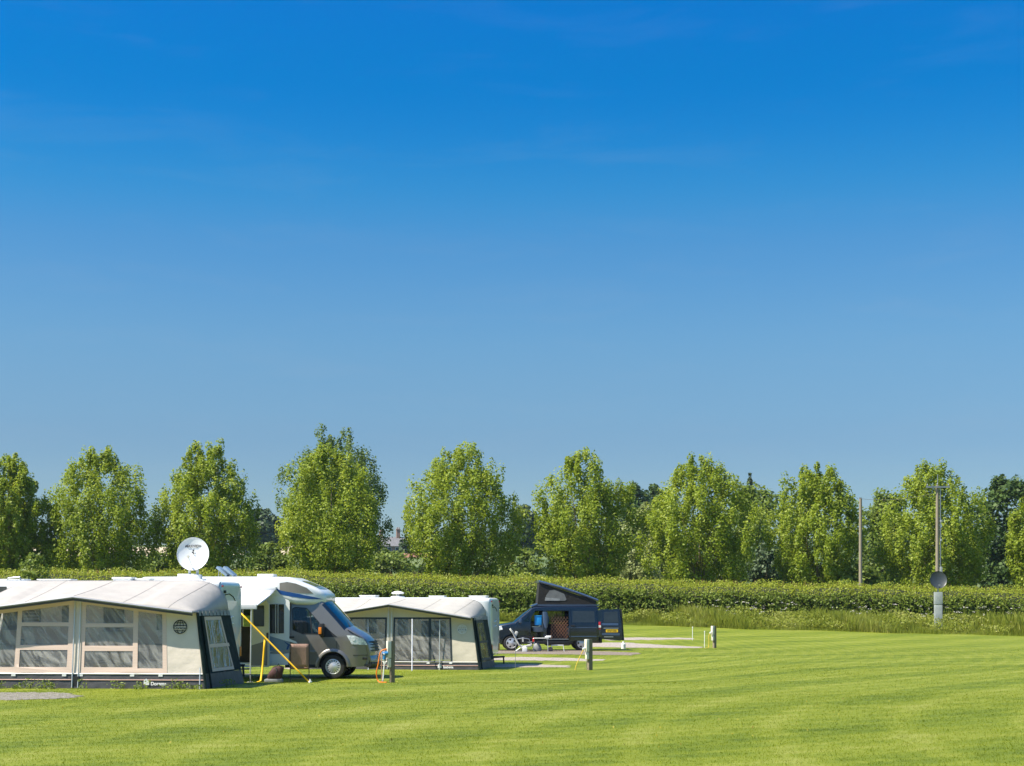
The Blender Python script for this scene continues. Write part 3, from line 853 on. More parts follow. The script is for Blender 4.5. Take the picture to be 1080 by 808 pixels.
def awning(fr, spec):
    """full caravan awning; local x along the front, y back to the caravan, z up"""
    t = thing('caravan_awning', spec['label'], 'awning', group=None)
    fr.place(t)
    L0, R0, E, PK, RZ, D = spec['left'], spec['right'], spec['eave'], spec['peak'], spec['rear'], spec['depth']
    pk = spec.get('pk', 0.0); lean = spec['lean']; flare = spec['flare']; sk = spec['skirt']
    # ---- roof: gable line in front, rounded caravan profile at the rear
    NS = 24; OV = spec['over']
    def front_pt(s):                       # s -1..1
        if s <= 0: a = -s; return (pk + (L0 - pk) * a, PK + (E - PK) * a)
        return (pk + (R0 - pk) * s, PK + (E - PK) * s)
    def rear_pt(s):
        a = abs(s); side = R0 if s > 0 else L0; rad = spec.get('round', .75)
        if a < .72: x = pk + (side - math.copysign(rad * .85, side) - pk) * (a / .72); z = RZ
        else:
            q = (a - .72) / .28 * PI / 2
            x = side - math.copysign(rad * .85, side) * (1 - math.sin(q)) + math.copysign(.16, side) * (q / (PI / 2)) * .5
            z = E - .02 + (RZ - E + .02) * math.cos(q) ** .8
        return (x, z)
    P = []
    for i in range(15):
        e = i / 14
        row = []
        for j in range(2 * NS + 1):
            s = (j - NS) / NS
            a = front_pt(s); b = rear_pt(s)
            es = e ** .75 if abs(s) > .55 else e
            x = a[0] + (b[0] - a[0]) * es; z = a[1] + (b[1] - a[1]) * es
            z -= .022 * math.sin(PI * e) * (1 + .35 * math.sin(s * 9))       # sag between the roof poles
            row.append((x, -OV + (D + OV) * e, z))
        P.append(row)
    rb = MB(); n = len(P); m = len(P[0])
    rb.grid(P)
    roof = rb.build('roof', spec['roofmat'], t, smooth=50)
    sol = roof.modifiers.new('thick', 'SOLIDIFY'); sol.thickness = .012
    for s_ in (-.78, -.42, 0.0, .42, .78):
        j_ = NS + int(round(s_ * NS))
        MB().tube([Vector(P[i][j_]) + Vector((0, 0, .004)) for i in range(15)], .004, 5).build('seam', spec['wallmat'], roof)
    # roof edge piping, and a dark valance strip coloured as the shadow beneath it
    pb = MB(); pb.tube([(x, -OV - .01, z - .02) for (x, z) in (front_pt(s / 12) for s in range(-12, 13))], .032, 6)
    pb.build('edge_piping', M['piping'], roof)
    vb = MB()
    vb.plate([(front_pt(s / 12)[0], front_pt(s / 12)[1] - .02) for s in range(-12, 13)] + [(front_pt(s / 12)[0], front_pt(s / 12)[1] - .10) for s in range(12, -13, -1)], f=lambda x, z, d: (x, -OV + .01 + d, z), t=.008)
    vb.build('valance_shadow', M['skirt'], roof)
    # ---- front wall; leans outwards at the foot
    def fw(u, w, d):
        k = 1 - min(1, max(0, w / E))
        uu = u
        if u > pk: uu = u + flare * k * max(0, (u - pk) / (R0 - pk)) ** 3
        else: uu = u - flare * k * max(0, (u - pk) / (L0 - pk)) ** 3
        return (uu, -lean * k + d + .02 * math.sin(u * 5 + w * 2) * k, w)
    def topz(u):
        s = (u - pk) / (R0 - pk) if u > pk else (u - pk) / (L0 - pk)
        return PK + (E - PK) * s - .05
    holes = spec['panes']; out = []
    outer = [(L0 + .02, sk)] + [(R0 - .02, sk)] + [(R0 - .02, topz(R0 - .02)), (pk, topz(pk)), (L0 + .02, topz(L0 + .02))]
    def poly(h):                            # h: (u0,u1,w0,w1) with w1 None = follow the roof line minus the given gap
        u0, u1, w0, w1 = h
        if isinstance(w1, str): g = float(w1); return [(u0, w0), (u1, w0), (u1, topz(u1) - g), (u0, topz(u0) - g)]
        return [(u0, w0), (u1, w0), (u1, w1), (u0, w1)]
    def grow(h, g):
        p = poly(h); cx = sum(q[0] for q in p) / 4; cz = sum(q[1] for q in p) / 4
        return [(q[0] + math.copysign(g, q[0] - cx), q[1] + math.copysign(g, q[1] - cz)) for q in p]
    cuts = [round(L0 + .4 * i, 2) for i in range(1, int((R0 - L0) / .4))]
    MB().plate(outer, [poly(h) for h in spec['openings']], fw, .012, cx=cuts, cz=[.6, 1.0, 1.4]).build('front_wall', spec['wallmat'], t, smooth=50)
    # window borders (proud of the wall cloth)
    for o_, panes in zip(spec['openings'], spec['panes']):
        bd = MB()
        outerp = grow(o_, -.004)
        bd.plate(outerp, [poly(p) for p in panes], lambda u, w, d: fw(u, w, d - .006), .014, cz=[.6, 1.0, 1.4])
        b = bd.build('window_border', spec['bordermat'], t, smooth=50)
        for p in panes:
            MB().plate(grow(p, .004), [], lambda u, w, d: fw(u, w, d + .006), .002, cz=[.6, 1.0, 1.4]).build('window', spec['panemat'], b, smooth=50)
    # zip and centre pole
    if spec.get('zip'):
        zb = MB()
        for u in spec['zip']:
            zb.tube([Vector(fw(u, sk * .1, 0)) + Vector((0, -.012, 0)), Vector(fw(u, topz(u) - .03, 0)) + Vector((0, -.012, 0))], .014, 6)
        zb.build('zip_pole', M['pole'], t)
    # ---- skirt
    so = [(L0 + .02, -.02), (R0 - .02, -.02), (R0 - .02, sk - .004), (L0 + .02, sk - .004)]
    MB().plate(so, [], lambda u, w, d: fw(u, w, d - .004), .01, cx=cuts).build('mud_skirt', M['skirt'], t, smooth=60)
    cb = MB(); cb.tube([Vector(fw(L0 + (R0 - L0) * i / 20, sk * .62, 0)) + Vector((0, -.014, 0)) for i in range(21)], .011, 5)
    cb.build('skirt_cord', M['pinkcord'], t)
    wb = MB(); wb.tube([Vector(fw(L0 + (R0 - L0) * i / 20, sk + .005, 0)) + Vector((0, -.012, 0)) for i in range(21)], .013, 5)
    for u in spec['tabs']:
        p = Vector(fw(u, sk - .03, 0)); wb.box((p.x, p.y - .014, p.z), (.10, .012, .05))
    wb.build('skirt_rail', M['plastic'], t)
    # ---- right side wall (dark green with a clear window), foot flared outwards
    def side(sgn):
        X0 = R0 if sgn > 0 else L0
        def sw(v, w, d):
            k = 1 - min(1, max(0, w / E))
            a = v / D
            uu = X0 + sgn * (flare * k + .10 * a + spec['sideflare'] * k * a - d)
            vv = -lean * k * (1 - a) + v
            return (uu + .015 * math.sin(v * 7) * k, vv, w)
        return sw
    for sgn in (1, -1):
        sw = side(sgn)
        op = [(.62, sk + .03), (D - .55, sk + .03), (D - .80, E - .12), (.50, E - .12)]
        MB().plate([(0.0, sk), (D, sk), (D, E - .03), (0.0, E - .03)], [op], sw, .012, cx=[.5, 1, 1.5, 2], cz=[.6, 1, 1.4]).build('side_wall', M['darkgreen'], t, smooth=50)
        def sh(p, g):
            cx = sum(q[0] for q in p) / 4; cz = sum(q[1] for q in p) / 4
            return [(q[0] + math.copysign(g, cx - q[0]), q[1] + math.copysign(g, cz - q[1])) for q in p]
        inner = sh(op, .08)
        b = MB().plate(sh(op, -.004), [inner], lambda v, w, d: sw(v, w, d - .006), .014, cz=[.6, 1, 1.4]).build('window_border', spec['bordermat'], t, smooth=50)
        MB().plate(sh(inner, -.004), [], lambda v, w, d: sw(v, w, d + .006), .002, cz=[.6, 1, 1.4]).build('window', M['pvc2'], b, smooth=50)
        bar_z = sk + (E - sk) * .44
        MB().plate([(.60, bar_z - .04), (D - .58, bar_z - .04), (D - .60, bar_z + .04), (.58, bar_z + .04)], [], lambda v, w, d: sw(v, w, d - .010), .006).build('window_bar', spec['bordermat'], b, smooth=50)
        MB().plate([(0.0, -.02), (D, -.02), (D, sk - .004), (0.0, sk - .004)], [], lambda v, w, d: sw(v, w, d - .004), .01, cx=[.5, 1, 1.5, 2]).build('side_skirt', M['skirt'], t, smooth=60)
        # scalloped valance of the end cap
        vb = MB()
        for k in range(9):
            v0 = .05 + (D - .1) * k / 9; v1 = v0 + (D - .1) / 9 * .8
            vb.plate([(v0, E - .10), (v1, E - .10), (v1, E + .02), (v0, E + .02)], [], lambda v, w, d: sw(v, w, d - .03), .008)
        vb.build('end_valance', M['greyfab'], roof)
        # corner pole sleeve and guy strap
        pb = MB(); pb.tube([Vector(sw(0, E - .03, 0)) + Vector((sgn * .02, -.02, 0)), Vector(sw(0, 0, 0)) + Vector((sgn * .02, -.02, 0))], .035, 6)
        pb.tube([Vector(sw(.25, E - .03, 0)) + Vector((sgn * .02, -.02, 0)), Vector(sw(.3, 0, 0)) + Vector((sgn * .03, -.02, 0))], .025, 6)
        pb.build('corner_pole', M['darkgreen'], t)
    # inside frame
    for seg_ in ([(pk, .1, 0), (pk, .1, PK - .1), (pk, D - .1, RZ - .06)], [(L0 + .15, .1, E - .06), (L0 + .15, D - .1, RZ - .5)], [(R0 - .15, .1, E - .06), (R0 - .15, D - .1, RZ - .5)]):
        MB().tube(seg_, .013, 6).build('frame_pole', M['pole'], t)
    gs = MB(); gs.box(((L0 + R0) / 2, D / 2, .012), (R0 - L0 - .1, D - .1, .016)); gs.build('groundsheet', M['palechair'], t)
    return t, fw, topz


def emblem(parent, c, r, m, band=None, word=None, tilt=-7):
    """round printed globe badge: ring, meridians, and a lettered band"""
    b = MB()
    def ring(rx, rz, w, n=26):
        P = []
        for k in range(n + 1):
            a = 2 * PI * k / n
            P.append([((rx + q) * math.cos(a), 0, (rz + q) * math.sin(a)) for q in (-w / 2, w / 2)])
        b.grid(P)
    ring(r, r, r * .13); ring(r * .5, r, r * .10)
    for z in (-.6, .2, .6):
        h = math.sqrt(1 - z * z) * r
        b.box((0, .0015, z * r), (2 * h, .001, r * .09))
    b.box((0, .0015, r * .4), (r * .09, .001, r * 1.1))
    o = b.build('emblem', m, parent, smooth=0)
    o.location = c; o.rotation_euler = (R(tilt), 0, 0)
    if band:
        MB().box((0, -.003, -r * .18), (r * 1.86, .002, r * .46)).build('emblem_band', band, o)
        text('emblem_lettering', word, r * .54, m, o, (0, -.006, -r * .18), bold=True)
    return o


# near awning: front plane 35.5 m away
FN = Frame(83, 35.5, 4, -.02)
q = FN.q
def U(px): return FN.u(px)
def W(py): return FN.w(py)
eN = W(645)
panesN_left = [(U(-28), U(19), W(703.5), '.12'), (U(23.5), U(73), W(656.5), '.12'), (U(23.5), U(73), W(680.2), W(660.5)), (U(23.5), U(73), W(703.5), W(685.5))]
panesN_right = [(U(91), U(141), W(657.5), '.12'), (U(91), U(141), W(681), W(661.5)), (U(91), U(141), W(703.5), W(686.5)), (U(146), U(171), W(704.5), '.12')]
spec = dict(label='large near caravan awning with pink framed windows, beside the white satellite dish', left=U(-41), right=U(207.5), eave=eN, peak=W(629), rear=2.58, depth=2.6,
            lean=.22, flare=.26, sideflare=.12, over=.36, skirt=W(710.5), roofmat=M['canvas'], wallmat=M['wallcloth'], bordermat=M['pink'], panemat=M['pvc'],
            openings=[(U(-32), U(78), W(709), '.03'), (U(87), U(175), W(709), '.03')], panes=[panesN_left, panesN_right],
            zip=[U(79.5), U(85.5)], tabs=[U(19), U(71), U(88), U(141), U(169)], round=.8)
AW1, fw1, top1 = awning(FN, spec)
# centre flap in the skirt
p = fw1(U(82.5), .15, 0); MB().box((p[0], p[1] - .012, p[2]), (.20, .012, .30)).build('door_flap', M['black'], AW1)
p = fw1(U(189.3), W(661), 0)
bl = M['darkgreen']
e = emblem(AW1, (p[0], p[1] - .022, p[2]), .155, bl, M['wallcloth'], 'Dorema')
p = fw1(U(165), .155, 0)
lt = text('skirt_lettering', 'Dorema', .11, M['plastic'], AW1, (p[0] + .05, p[1] - .022, p[2] - .02), rot=(PI / 2 - .15, 0, 0), bold=True)
mk = MB(); mk.plate([(p[0] - .30, p[2] - .05), (p[0] - .17, p[2] - .05), (p[0] - .17, p[2] + .03), (p[0] - .235, p[2] + .10), (p[0] - .30, p[2] + .05)], f=lambda x, z, d: (x, p[1] - .024 + d, z), t=.002)
mk.build('skirt_mark', M['plastic'], AW1)

# far awning
FF = Frame(412.6, 51.5, 8, -.27)
def U2(px): return FF.u(px)
def W2(py): return FF.w(py)
pL = [(U2(330), U2(354.5), W2(697), '.30'), (U2(356.5), U2(369), W2(697), '.30'), (U2(371.5), U2(406.5), W2(697), W2(653))]
pR = [(U2(417), U2(452.3), W2(696.5), W2(653)), (U2(454.8), U2(474), W2(696.5), W2(653))]
spec2 = dict(label='smaller far caravan awning with black framed windows, between motorhome and navy campervan', left=U2(327), right=U2(498.5), eave=W2(651), peak=W2(637), rear=2.46, depth=2.5,
             lean=.22, flare=.26, sideflare=.05, over=.40, skirt=W2(698), roofmat=M['canvas2'], wallmat=M['wallcloth2'], bordermat=M['blackframe'], panemat=M['pvc'],
             openings=[(U2(328.5), U2(408), W2(697.6), W2(651.3)), (U2(415.3), U2(475.6), W2(697.6), W2(651.3))], panes=[[(U2(330), U2(354.5), W2(697), W2(653)), (U2(356.5), U2(369), W2(697), W2(653)), pL[2]], pR],
             tabs=[U2(372), U2(407), U2(452), U2(474)], zip=[U2(410), U2(413.5)], round=.7)
AW2, fw2, top2 = awning(FF, spec2)
p = fw2(U2(486.7), W2(663.5), 0)
emblem(AW2, (p[0], p[1] - .022, p[2]), .15, M['plastic'], M['greyfab'], 'isabella')
p = fw2(U2(470), .16, 0)
text('skirt_lettering', 'Isabella', .12, M['plastic'], AW2, (p[0] + .06, p[1] - .022, p[2] - .02), rot=(PI / 2 - .15, 0, 0), bold=True)
mk = MB(); mk.plate([(p[0] - .30, p[2] - .05), (p[0] - .17, p[2] - .05), (p[0] - .17, p[2] + .03), (p[0] - .235, p[2] + .10), (p[0] - .30, p[2] + .05)], f=lambda x, z, d: (x, p[1] - .024 + d, z), t=.002)
mk.build('skirt_mark', M['plastic'], AW2)


# ------------------------------------------------------------------ caravans
def caravan(fr, v0, uR, length, label, bottom=.42, top=2.58, windows=(), endmat='grasscast', vents=()):
    """local x along the side, y back"""
    t = thing('caravan', label, 'caravan'); fr.place(t)
    Wd = 2.3; uL = uR - length
    # end outline in (v, w): rounded
    def prof(r=.22, r2=.35):
        pts = []
        for (cv, cw, a0, rr) in ((r2, bottom + r2, PI, r2), (Wd - r2, bottom + r2, 1.5 * PI, r2), (Wd - r, top - r, 0, r), (r, top - r, .5 * PI, r)):
            for k in range(7):
                a = a0 + (PI / 2) * k / 6
                pts.append((v0 + cv + rr * math.cos(a), cw + rr * math.sin(a)))
        return pts
    pr = prof(.16, .12)
    b = MB(); P = []
    st = [(uL, .86), (uL + .06, .95), (uL + .22, 1.0), (uR - .26, 1.0), (uR - .10, .97), (uR - .03, .93)]
    vc, wc = v0 + Wd / 2, (bottom + top) / 2
    for (u, k) in st:
        row = [(u, vc + (p[0] - vc) * (k if True else 1), wc + (p[1] - wc) * (1 - (1 - k) * .5)) for p in pr]
        P.append(row + [row[0]])
    b.grid(P)
    b.add(P[0][:-1], [tuple(range(len(pr)))]); 
    body = b.build('body', M['white'], t, smooth=40)
    # moulded end panel
    e = MB()
    r2 = [(vc + (p[0] - vc) * .925, wc + (p[1] - wc) * .962) for p in prof(.25, .5)]
    rows = []
    for (du, k) in ((-.06, 1.0), (.0, 1.0), (.035, .97), (.05, .9), (.055, .5), (.055, 0.02)):
        rows.append([(uR - .02 + du, vc + (p[0] - vc) * k, wc + (p[1] - wc) * k) for p in r2 + r2[:1]])
    e.grid(rows)
    end = e.build('end_panel', M[endmat], t, smooth=50)
    # details on the end panel: handle recesses, marker lamps, bumper lamp strip
    h = MB()
    for z in (1.45, 1.62): h.tube([(uR + .045, vc - .25, z), (uR + .06, vc - .1, z + .05), (uR + .045, vc + .1, z + .04)], .02, 6)
    h.build('grab_handle', M['plastic'], end)
    l = MB(); l.tube([(uR + .04, vc - .75, top - .36), (uR + .04, vc - .3, top - .33), (uR + .04, vc + .1, top - .40), (uR + .04, vc + .3, top - .50)], .012, 5)
    l.box((uR + .04, vc - .72, top - .28), (.01, .22, .07)); l.build('swoosh_graphic', M['darkgreen'], end)
    for y in (v0 + .22, v0 + Wd - .22):
        MB().box((uR + .04, y, top - .14), (.03, .07, .045)).build('marker_lamp', M['red'], end, bevel=.01)
    lm = MB(); lm.box((uR + .03, v0 + Wd - .3, bottom + .30), (.05, .13, .26)); lm.build('tail_lamp', M['amber'], end, bevel=.02)
    lm = MB(); lm.box((uR + .03, v0 + .3, bottom + .30), (.05, .13, .26)); lm.build('tail_lamp', M['amber'], end, bevel=.02)
    # chassis, hitch, wheels, steadies
    ch = MB(); ch.box(((uL + uR) / 2, vc, bottom - .06), (length - .5, 1.6, .12)); ch.build('chassis', M['black'], t)
    hb = MB(); hb.tube([(uR - .1, vc - .4, bottom - .05), (uR + .35, vc, bottom - .03)], .035, 6); hb.tube([(uR - .1, vc + .4, bottom - .05), (uR + .35, vc, bottom - .03)], .035, 6)
    hb.tube([(uR + .32, vc, bottom - .03), (uR + .34, vc, .12)], .03, 6)
    hb.build('hitch', M['black'], t)
    for y in (v0 + .12, v0 + Wd - .12):
        wl = MB(); cx = (uL + uR) / 2 - .3
        wl.lathe([(.0, -.09), (.18, -.09), (.30, -.10), (.33, -.06), (.33, .06), (.30, .10), (0, .09)], (cx, y, .33)); wl.build('wheel', M['rubber'], t)
    for x in (uL + .6, uR - .45):
        for y in (v0 + .35, v0 + Wd - .35):
            MB().bar((x, y, bottom - .02), (x + .15, y, .02), .05, .05).build('steady_leg', M['metalgrey'], t)
    # windows and door on the awning side
    for (a, b_, w0, w1, kind) in windows:
        wf = MB(); wf.plate([(a, w0), (b_, w0), (b_, w1), (a, w1)], f=lambda x, z, d: (x, v0 - .024 + d, z), t=.05)
        w_ = wf.build('window', M['winglass'], t, bevel=.012)
        if kind == 'blind':
            bl = MB()
            for k in range(6): bl.box(((a + b_) / 2, v0 - .034, w0 + (w1 - w0) * (k + .5) / 6), (b_ - a - .08, .008, (w1 - w0) / 6 * .55))
            bl.build('blind', M['greygraphic'], w_)
        if kind == 'sill':
            MB().box(((a + b_) / 2, v0 - .05, w0 - .03), (b_ - a + .05, .06, .04)).build('sill', M['piping'], w_)
    # lower trim line and awning rail
    tr = MB(); tr.box(((uL + uR) / 2, v0 - .006, .98), (length - .6, .02, .03)); tr.build('trim_strip', M['greygraphic'], t)
    for (x, y, a, b_, h_) in vents:
        vb = MB(); vb.box((x, v0 + y, top + h_ * .3), (a * .9, b_ * .9, h_ * .6)); vb.box((x, v0 + y, top + h_ * .75), (a, b_, h_ * .5))
        vb.build('roof_vent', M['plastic'], t, bevel=.025)
    return t


vN = 2.62
uRN = FN.u(231, vN)
def cw(px): return FN.u(px, vN)
def ch_(py): return FN.w(py, vN)
winN = [(cw(4), cw(20), ch_(664), ch_(645), 'plain'), (cw(24), cw(43), ch_(661), ch_(641), 'blind'), (cw(66), cw(75), ch_(659), ch_(636), 'plain'),
        (cw(110), cw(131), ch_(664), ch_(640), 'sill'), (cw(166), cw(172), ch_(664), ch_(648), 'plain'), (cw(-44), cw(-8), ch_(664), ch_(645), 'plain'), (FN.u(-14, vN), FN.u(7, vN), ch_(634), ch_(619), 'plain')]
CARN = caravan(FN, vN, uRN, 7.0, 'pale caravan behind the near awning, carrying the white satellite dish', windows=winN, bottom=.45,
        vents=[(FN.u(131, 3.6), 1.0, .52, .5, .10), (FN.u(152, 3.8), 1.2, .42, .42, .07), (FN.u(15, 3.8), 1.2, .7, .5, .06), (FN.u(60, 3.4), .8, .9, .5, .05)])
# thin roof bar left
rl = MB(); zc = 2.64
rl.tube([(FN.u(8, 3.6), vN + .9, 2.56), (FN.u(10, 3.6), vN + .9, 2.66), (FN.u(22, 3.6), vN + .9, 2.69), (FN.u(24, 3.6), vN + .9, 2.56)], .02, 6)
rl.build('roof_rail', M['metalgrey'], CARN)

vF = 2.52
uRF = FF.u(516.5, vF)
def cw2(px): return FF.u(px, vF)
def ch2(py): return FF.w(py, vF)
winF = [(cw2(386), cw2(397), ch2(668), ch2(652), 'plain'), (cw2(420), cw2(430), ch2(673), ch2(645), 'plain'), (cw2(345), cw2(362), ch2(671), ch2(655), 'sill'), (cw2(445), cw2(470), ch2(671), ch2(655), 'plain')]
CARF = caravan(FF, vF, uRF, 6.4, 'pale caravan behind the far awning, with saucer aerial on its roof', windows=winF, bottom=.40, top=2.50,
        vents=[(FF.u(390, 3.6), 1.0, .62, .6, .09), (FF.u(462, 3.6), 1.0, .58, .5, .07), (FF.u(505, 3.6), 1.1, .66, .6, .07)])
sa = MB(); c = (FF.u(419.5, 3.4), 3.4)
sa.lathe([(.0, 2.50), (.25, 2.50), (.25, 2.55), (.06, 2.57), (.05, 2.62)], (c[0], c[1], 0), 'Z', 20)
sa.lathe([(0, 2.62), (.20, 2.63), (.24, 2.67), (.14, 2.72), (0, 2.745)], (c[0], c[1], 0), 'Z', 20)
sa.build('saucer_aerial', M['plastic'], CARF)


# ------------------------------------------------------------------ satellite dishes
def dish(loc, r, label, m, rot, facing_mat, word=None, stand=None, name='satellite_dish'):
    t = thing(name, label, 'satellite dish', loc)
    t.rotation_euler = rot
    # reflector axis along -Y, centre at z = 0 of the tilt node; built tilted with a matrix
    tilt = Matrix.Rotation(R(-14), 4, 'X')
    def refl():
        b = MB(); n = 9
        prof = [(r * k / n, .22 * r * (1 - (k / n) ** 2) - .22 * r) for k in range(n + 1)]
        rim = [(r * 1.015, -.22 * r - .010), (r * 1.03, -.22 * r + .012), (r * 1.0, -.22 * r + .03)]
        back = [(r * k / n, .22 * r * (1 - (k / n) ** 2) - .22 * r + .025) for k in range(n, -1, -1)]
        b.lathe(prof + rim + back, (0, 0, 0), 'Y', 40)
        b.v = [tuple(tilt @ Vector((p[0], p[1], p[2] * 1.08))) for p in b.v]
        return b
    return t, refl, tilt


rN = .405
dN = 39.6
cx = (204 - 540) * dN / F; cz = CAMZ + (YH - 585) * dN / F
zroof = -.02 + 2.56
t, refl, tilt = dish((cx, dN, zroof), rN, 'large white satellite dish on the roof of the near caravan', None, (0, 0, R(4)), None)
rf = refl(); rf.v = [(p[0], p[1], p[2] + cz - zroof) for p in rf.v]
rfo = rf.build('reflector', M['dishwhite'], t, smooth=60)
h = cz - zroof
def tp(x, y, z): q_ = tilt @ Vector((x, y, z)); return (q_.x, q_.y, q_.z + h)
text('lettering', 'MAXVIEW', .095, M['black'], rfo, tp(0, -.045, .215), rot=(R(84), 0, 0), bold=True)
lg = MB(); lg.box(tp(.0, -.035, .10), (.035, .004, .04)); lg.box(tp(-.012, -.035, .05), (.05, .004, .035)); lg.box(tp(.01, -.035, .015), (.03, .004, .03)); lg.build('emblem', M['black'], rfo)
am = MB(); am.tube([tp(0, -.02, -rN), tp(-.03, -.25, -rN * .72), tp(-.07, -.42, -.20)], .022, 8); amo = am.build('feed_arm', M['dishwhite'], t)
ln = MB(); ln.lathe([(0, -.06), (.03, -.06), (.035, .05), (.0, .06)], tp(-.075, -.42, -.17), 'Y', 14); ln.build('receiver', M['cream'], t)
bs = MB()
bs.box((0, .0, .04), (.62, .5, .08)); bs.box((0, 0, .13), (.42, .36, .14)); bs.box((-.10, .02, .28), (.06, .12, .30)); bs.box((.10, .02, .28), (.06, .12, .30))
bs.box((0, .03, .36), (.26, .10, .10))
bs.build('base', M['plastic'], t, bevel=.02)

# dark dish on a grey cabinet before the hedge
d2 = 88.0
x2 = (989.5 - 540) * d2 / F; z2 = float(gz(x2, d2)); c2 = CAMZ + (YH - 612) * d2 / F
t2, refl2, tilt2 = dish((x2, d2, z2), .47, 'dark slate satellite dish on a pale grey cabinet in the weeds', None, (0, 0, R(-4)), None)
rf = refl2(); h2 = c2 - z2; rf.v = [(p[0], p[1], p[2] + h2) for p in rf.v]
rf.build('reflector', M['dishdark'], t2, smooth=60)
cab = MB(); top2_ = CAMZ + (YH - 624.5) * d2 / F - z2
cab.box((.0, .0, (top2_ - .75) / 2), (.42, .34, top2_ - .75)); cab.box((.0, .0, top2_ - .36), (.44, .36, .72))
cab.build('cabinet', M['cabinet'], t2, bevel=.015)
st = MB(); st.tube([(0, .05, top2_ - .02), (0, .05, h2 - .1)], .04, 8); st.tube([(0, -.02, h2 - .45), (0, -.28, h2 - .36), (0, -.36, h2 - .30)], .02, 6)
st.box((0, -.36, h2 - .29), (.08, .12, .09)); st.build('mast', M['metalgrey'], t2)


# ------------------------------------------------------------------ vehicle shell helpers
def wheel(parent, x, y, r, w, sgn, spokes=16, holes=True, rimr=.66):
    """sgn -1 = outer face towards -y"""
    tb = MB()
    tb.lathe([(r * rimr, -w / 2), (r * .80, -w / 2 - .008), (r * .93, -w / 2), (r, -w / 2 + .03), (r, w / 2 - .03), (r * .93, w / 2), (r * rimr, w / 2)], (x, y, r), 'Y', 36)
    ty = tb.build('wheel', M['rubber'], parent, smooth=40)
    rb = MB(); yo = y + sgn * w / 2
    R1 = r * rimr
    rb.lathe([(R1 * 1.02, -sgn * .0), (R1 * .94, sgn * .008), (R1 * .86, -sgn * .015)], (x, yo, r), 'Y', 36)
    # spokes with dark gaps
    for k in range(spokes):
        a = 2 * PI * k / spokes
        w_ = R1 * .9 * 2 * PI / spokes * (.50 if spokes > 8 else .42)
        d = Vector((math.cos(a), 0, math.sin(a))); e = Vector((-math.sin(a), 0, math.cos(a)))
        c = Vector((x, yo, r))
        pts = []
        for (q_, ww, dy) in ((R1 * .42, w_ * .55, .012), (R1 * .90, w_ * .5, -.004)):
            for s_ in (-1, 1): pts.append(c + d * q_ + e * ww * s_ + Vector((0, sgn * dy, 0)))
        back = [p + Vector((0, -sgn * .03, 0)) for p in pts]
        rb.add(pts + back, [(0, 1, 3, 2), (4, 6, 7, 5), (0, 2, 6, 4), (1, 5, 7, 3)])
    rb.lathe([(R1 * .50, -sgn * .02), (R1 * .48, sgn * .014), (R1 * .30, sgn * .022), (R1 * .16, sgn * .03), (0, sgn * .03)], (x, yo, r), 'Y', 28)
    rb.build('rim', M['rim'], ty, smooth=40)
    ib = MB(); ib.lathe([(0, -sgn * .03), (R1 * .95, -sgn * .03)], (x, yo, r), 'Y', 24); ib.build('brake_disc', M['black'], ty)
    return ty


def arc(cx, cz, r, a0, a1, n=12):
    return [(cx + r * math.cos(R(a0 + (a1 - a0) * k / n)), cz + r * math.sin(R(a0 + (a1 - a0) * k / n))) for k in range(n + 1)]


def norm2(poly, i):
    a = poly[max(0, i - 1)]; b = poly[min(len(poly) - 1, i + 1)]
    dx, dz = b[0] - a[0], b[1] - a[1]; l = math.hypot(dx, dz) or 1
    return (-dz / l, dx / l)


def shell_top(mb, line, Y, Wd, r, bulge=lambda i: (0, 0), rng=None):
    """skin over the outline `line` (x,z) from the near side (y=Y(x,z)) to the far side, with rounded edges;
    outward normals are to the left of the direction of travel"""
    P = []
    ids = range(len(line)) if rng is None else rng
    for i in ids:
        x, z = line[i]; n = norm2(line, i); bx, bz = bulge(i)
        y0 = Y(x, z)
        row = []
        prof = [(r * (1 - math.cos(a)), -r * (1 - math.sin(a))) for a in (0, PI / 8, PI / 4, 3 * PI / 8, PI / 2)]
        left = [(y0 + dy, x + n[0] * dn, z + n[1] * dn) for (dy, dn) in prof]
        yc = Wd / 2
        ins = r + y0
        mids = []
        for k in range(1, 8):
            s = k / 8; y = ins + (Wd - 2 * ins) * s; g = 1 - (2 * s - 1) ** 2
            mids.append((y, x + bx * g, z + bz * g))
        right = [(Wd - y, x_, z_) for (y, x_, z_) in reversed(left)]
        for (y, x_, z_) in left + mids + right: row.append((x_, y, z_))
        P.append(row)
    mb.grid(P)


# ------------------------------------------------------------------ motorhome (faces right)
FM = Frame(350.5, 44.4, 3.5, -.22)
def um(px, v=0): return FM.u(px, v)
def wm(py, v=0): return FM.w(py, v)
MH = thing('motorhome', 'grey and white motorhome with overcab and open side door, nose pointing right', 'motorhome'); FM.place(MH)
cabY = .06
WM = 2.3
wr = .36
xw = 0.0
